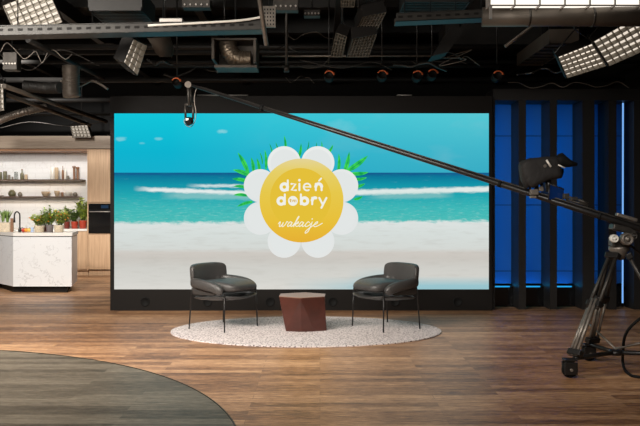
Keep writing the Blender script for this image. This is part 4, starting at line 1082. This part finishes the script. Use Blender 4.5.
# white card on the tray
t = MB().bbox(at(172, 21.5, 7.7), (.22, .12, .04), b=.006).build('ballast_box', M['lsteel'], origin=at(172, 21.5, 7.7)); tag(t, 'white small ballast box lying on the long cable tray', 'box')
bar('tray_highlight', 'slim pale strip imitating light along the long cable tray', 'lamp', curve_pts([at(148, 25.5, 7.6), at(200, 23, 7.62), at(240, 20.5, 7.64), at(262, 17, 7.66)], 20), .012, M['ceramic'])  # pale tube stands in for light on the tray's top edge
bar('slanted_batten', 'slanting metal batten left of the grey vent box', 'batten', [at(505, 46.5, 8.6), at(532, 26, 8.6), at(532, 26, 8.6)+Vector((.3, 0, .8))], .018, M['steel'])
# spot lamps with orange rims
def spot(label, px, py, d, k=1.0, energy=0):
    c = at(px, py, d)
    t = thing('spot_lamp', label, 'spotlight', c, 0, 'black spot lamps with orange rims')
    MX = Matrix.Rotation(R(80), 3, 'X')
    MB().lathe([(.05*k, -.09), (.062*k, -.08), (.064*k, .06), (.058*k, .065), (.055*k, .03), (0, .03)], (0, 0, 0), 20, MX).build('barrel', M['black'], t)
    n = 14; mb = MB()
    pts = [MX @ Vector((.062*k*math.cos(R(-20+a_*170/n)), -.062*k*math.sin(R(-20+a_*170/n)), .066)) for a_ in range(n+1)]
    pts = [Vector((p.x, p.y, abs(p.z) if True else p.z)) for p in pts]
    mb.tube(pts, .009*k, 6); mb.build('orange_rim', M['orange'], t)
    MB().tube([(0, 0, .05), (0, 0, ZC-c.z)], .009, 6).build('stem', M['blackm'], t)
for i, (px, py, lab) in enumerate(((329, 76, 'spot lamp with orange rim left of the three close ones'), (382, 75.5, 'spot lamp with orange rim under the unlit egg crate lights'), (417, 76, 'spot lamp with orange rim, left of a close couple'),
                 (432, 74.5, 'spot lamp with orange rim, right of a close couple'), (497, 76, 'spot lamp with orange rim above the blue backdrop corner'), (177, 82.5, 'spot lamp with orange rim beside the tip of the crane arm'))):
    spot(lab, px, py, 9.9, 1.0 if i < 5 else .9)
# tangled cables
rnd = random.Random(11)
for (cx, cy, w, h, lab) in ((460, 57, 20, 9, 'tangle of thin grey cables hanging at upper right'), (575, 88, 40, 5, 'loose cables strung above the blue backdrop'), (30, 15, 20, 12, 'loose cables around the top left soft light')):
    pts = [at(cx+rnd.uniform(-w, w), cy+rnd.uniform(-h, h), 9.4+rnd.uniform(-.1, .1)) for _ in range(13)]
    if cx == 575: pts = [at(508+i*11, 84+rnd.uniform(-3, 4), 10.2) for i in range(12)]
    if cx == 30: pts = [at(i*6, 48+rnd.uniform(-7, 9)+i, 8.9) for i in range(13)]
    o = MB().tube(curve_pts(pts, 110), .0055, 5).build('loose_cable', M['steel'], origin=pts[0]); tag(o, lab, 'cable', 'loose ceiling cables')
for (p, lab) in (((0, 55, 30, 70, 60, 50, 100, 66), 'thin cable sagging above the kitchen, upper one'), ((0, 128, 30, 122, 70, 126, 108, 121), 'thin cable sagging just above the kitchen fascia'), ((300, 60, 340, 68, 372, 62, 392, 70), 'thin pale cable hanging from the unlit egg crate lights'), ((330, 57, 322, 66, 310, 68, 298, 66), 'short pale cable left of the unlit egg crate lights')):
    pts = [at(p[i], p[i+1], 9.7 if p[1] < 100 else 12) for i in range(0, 8, 2)]
    o = MB().tube(curve_pts(pts, 40), .006, 5).build('loose_cable', M['dgrey'], origin=pts[0]); tag(o, lab, 'cable', 'loose ceiling cables')
for (px, py, w_, h_, d, lab) in ((197, 5, .30, .09, 8.6, 'equipment box with small connectors at the top edge, left of centre'), (286, 6, .26, .12, 8.4, 'equipment box with small connectors at the top edge above the yellow disc'), (312, 14, .18, .07, 8.8, 'smallest equipment box with connectors near the top edge'), (12, 62, .16, .2, 9.0, 'dark equipment box under the top left soft light')):
    c = at(px, py, d); t = thing('equipment_box', lab, 'equipment', c, 0, 'equipment boxes in the ceiling grid')
    MB().bbox((0, 0, 0), (w_, .14, h_), b=.006).build('box_body', M['dgrey'], t)
    MB().tube([(0, 0, h_/2), (0, 0, ZC-c.z)], .008, 6).build('hanger_rod', M['blackm'], t)
    for k in range(5): MB().tube([(-w_*.4+k*w_*.2, -.085, -h_*.15), (-w_*.4+k*w_*.2, -.068, -h_*.15)], .010, 8).build('connector', M['lsteel'], t)
t = thing('perforated_panel', 'small perforated metal panel beside the slanting grey pole', 'panel', at(269, 17, 7.9))
dd(t, MB().box(at(262.5, 0, 7.9).x, at(275.5, 0, 7.9).x, 7.9, 7.93, at(0, 27, 7.9).z, at(0, 6, 7.9).z), 'plate', M['steel'])
dd(t, MB().tube([at(269, 7, 7.92), Vector((at(269, 0, 7.92).x, 7.92, ZC))], .008, 6), 'hanger_rod', M['blackm'])
for i in range(4):
    for j in range(5):
        c = at(264.7+i*2.9, 9.5+j*3.7, 7.9); dd(t, MB().box(c.x-.006, c.x+.006, 7.896, 7.899, c.z-.008, c.z+.008), 'hole', M['rubber'])
rc = random.Random(21)
clut = ['above the left end of the long cable tray', 'over the dark slatted vent at top left', 'between the tray and the foil duct', 'right of the foil duct outlet', 'left of the unlit egg crate lights', 'behind the slanting dark duct', 'above the grey vent box', 'left of the pair of lit egg crate lights', 'in front of the vertical ribbed hose', 'above the crane arm tip', 'over the middle of the video wall', 'above the right half of the video wall']
cx_ = [(20, 52), (110, 46), (160, 62), (275, 50), (310, 36), (440, 62), (520, 14), (540, 72), (84, 84), (190, 72), (300, 78), (420, 66)]
for lab, (px, py) in zip(clut, cx_):
    d = rc.uniform(9, 12); L_ = rc.uniform(25, 60); sl = rc.uniform(-.25, .25)
    pts = [at(px-L_/2+L_*i/6, py+sl*(i-3)*3+rc.uniform(-2.5, 2.5)+2.5*math.sin(i*1.3), d+rc.uniform(-.1, .1)) for i in range(7)]
    o = MB().tube(curve_pts(pts, 42), rc.choice((.007, .010, .014)), 6).build('loose_cable', M[rc.choice(('dgrey', 'tray', 'steel'))], origin=pts[0]); tag(o, 'thin loose ceiling cable '+lab, 'cable', 'loose ceiling cables')
# generic lighting grid: dark beams across the ceiling
k = 0
words = ['nearest', 'second', 'third', 'fourth', 'farthest']
for i, y in enumerate((9.3, 10.8, 12.4, 14.0, 15.6)):
    o = MB().box(X0+.01, X1-.01, y, y+.14, ZC-.26, ZC-.002).build('ceiling_beam', M['darkduct']); struct(o)
for i, x in enumerate((-5.2, -3.4, -1.6, .2, 2.0, 3.6)):
    o = MB().box(x, x+.10, 8.6, 16.5, ZC-.46, ZC-.27).build('ceiling_joist', M['darkduct']); struct(o)

# ------------------------------------------------------------------ lights
def area(name, loc, tgt, sx, sy, e, col=(1, 1, 1), spread=None):
    L = bpy.data.lights.new(name, 'AREA'); L.shape = 'RECTANGLE'; L.size = sx; L.size_y = sy; L.energy = e; L.color = col
    if spread: L.spread = R(spread)
    o = bpy.data.objects.new(name, L); COL.objects.link(o); o.location = loc
    o.rotation_euler = (Vector(tgt)-Vector(loc)).to_track_quat('-Z', 'Y').to_euler(); return o
WARM = (1.0, .93, .84)
area('stage_soft_key', (-3.4, 4.6, 3.3), (-.9, 8.8, .2), 2.0, .8, 130, WARM, 120)
area('stage_soft_left', (-3.8, 5.6, 3.4), (-3.4, 8.4, 0), 2.0, 1.0, 85, WARM, 110)
area('stage_top', (-.5, 6.3, 3.1), (-.4, 8.6, 0), 2.0, .5, 24, WARM, 110)
area('front_fill', (-1.2, 1.0, 3.1), (0, 5.6, 0), 3.0, 1.0, 62, WARM, 110)
def spotl(loc, tgt, e, ang, col=(1, .96, .91), rad=.05, blend=.6):  # unseen spots added only to brighten parts of the set
    L = bpy.data.lights.new('added_fill_spot', 'SPOT'); L.energy = e; L.spot_size = R(ang); L.spot_blend = blend; L.shadow_soft_size = rad; L.color = col
    o = bpy.data.objects.new('added_fill_spot', L); COL.objects.link(o); o.location = loc
    o.rotation_euler = (Vector(tgt)-Vector(loc)).to_track_quat('-Z', 'Y').to_euler()
spotl((-4.0, 8.8, 2.95), (-4.6, 12.7, .5), 460, 44, rad=.06)
spotl((-3.0, 13.4, 2.9), (-4.2, 13.1, .4), 130, 80, rad=.06)  # added fill for the island's right side, hidden behind the video wall
spotl((-4.6, 10.4, 3.9), (-4.7, 15.6, 1.4), 1150, 50, rad=.12)
spotl((-7.2, 9.6, 2.9), (-5.2, 13.0, .6), 260, 45, rad=.1)  # added fill for the island's left facet
area('added_niche_fill', (-5.6, DK+.3, kz(151)-.02), (-5.6, DK+.38, 0), 2.6, .06, 8, (1, .94, .88))  # unseen lamp added under the soffit to brighten the niche
spotl((1.2, 3.2, 2.9), (2.4, 6.8, .7), 170, 36, rad=.2)  # added fill that brightens the crane tripod

w = bpy.data.worlds.new('world'); scn.world = w; w.use_nodes = True
w.node_tree.nodes['Background'].inputs[0].default_value = (.35, .33, .30, 1); w.node_tree.nodes['Background'].inputs[1].default_value = .02

# ------------------------------------------------------------------ camera
cd = bpy.data.cameras.new('camera'); cam = bpy.data.objects.new('camera', cd); COL.objects.link(cam)
cam.location = (0, 0, CH); cam.rotation_euler = (PI/2, 0, 0)
cd.sensor_width = 36; cd.lens = 36*F/640; cd.shift_y = -(213-HY)/640; cd.clip_start = .05; cd.clip_end = 100
scn.camera = cam
vs_ = scn.view_settings
vs_.view_transform = 'Standard'; vs_.look = 'None'; vs_.exposure = 0; vs_.gamma = 1
try: vs_.use_curve_mapping = False
except Exception: pass
scn.cycles.max_bounces = 6; scn.cycles.sample_clamp_indirect = 4
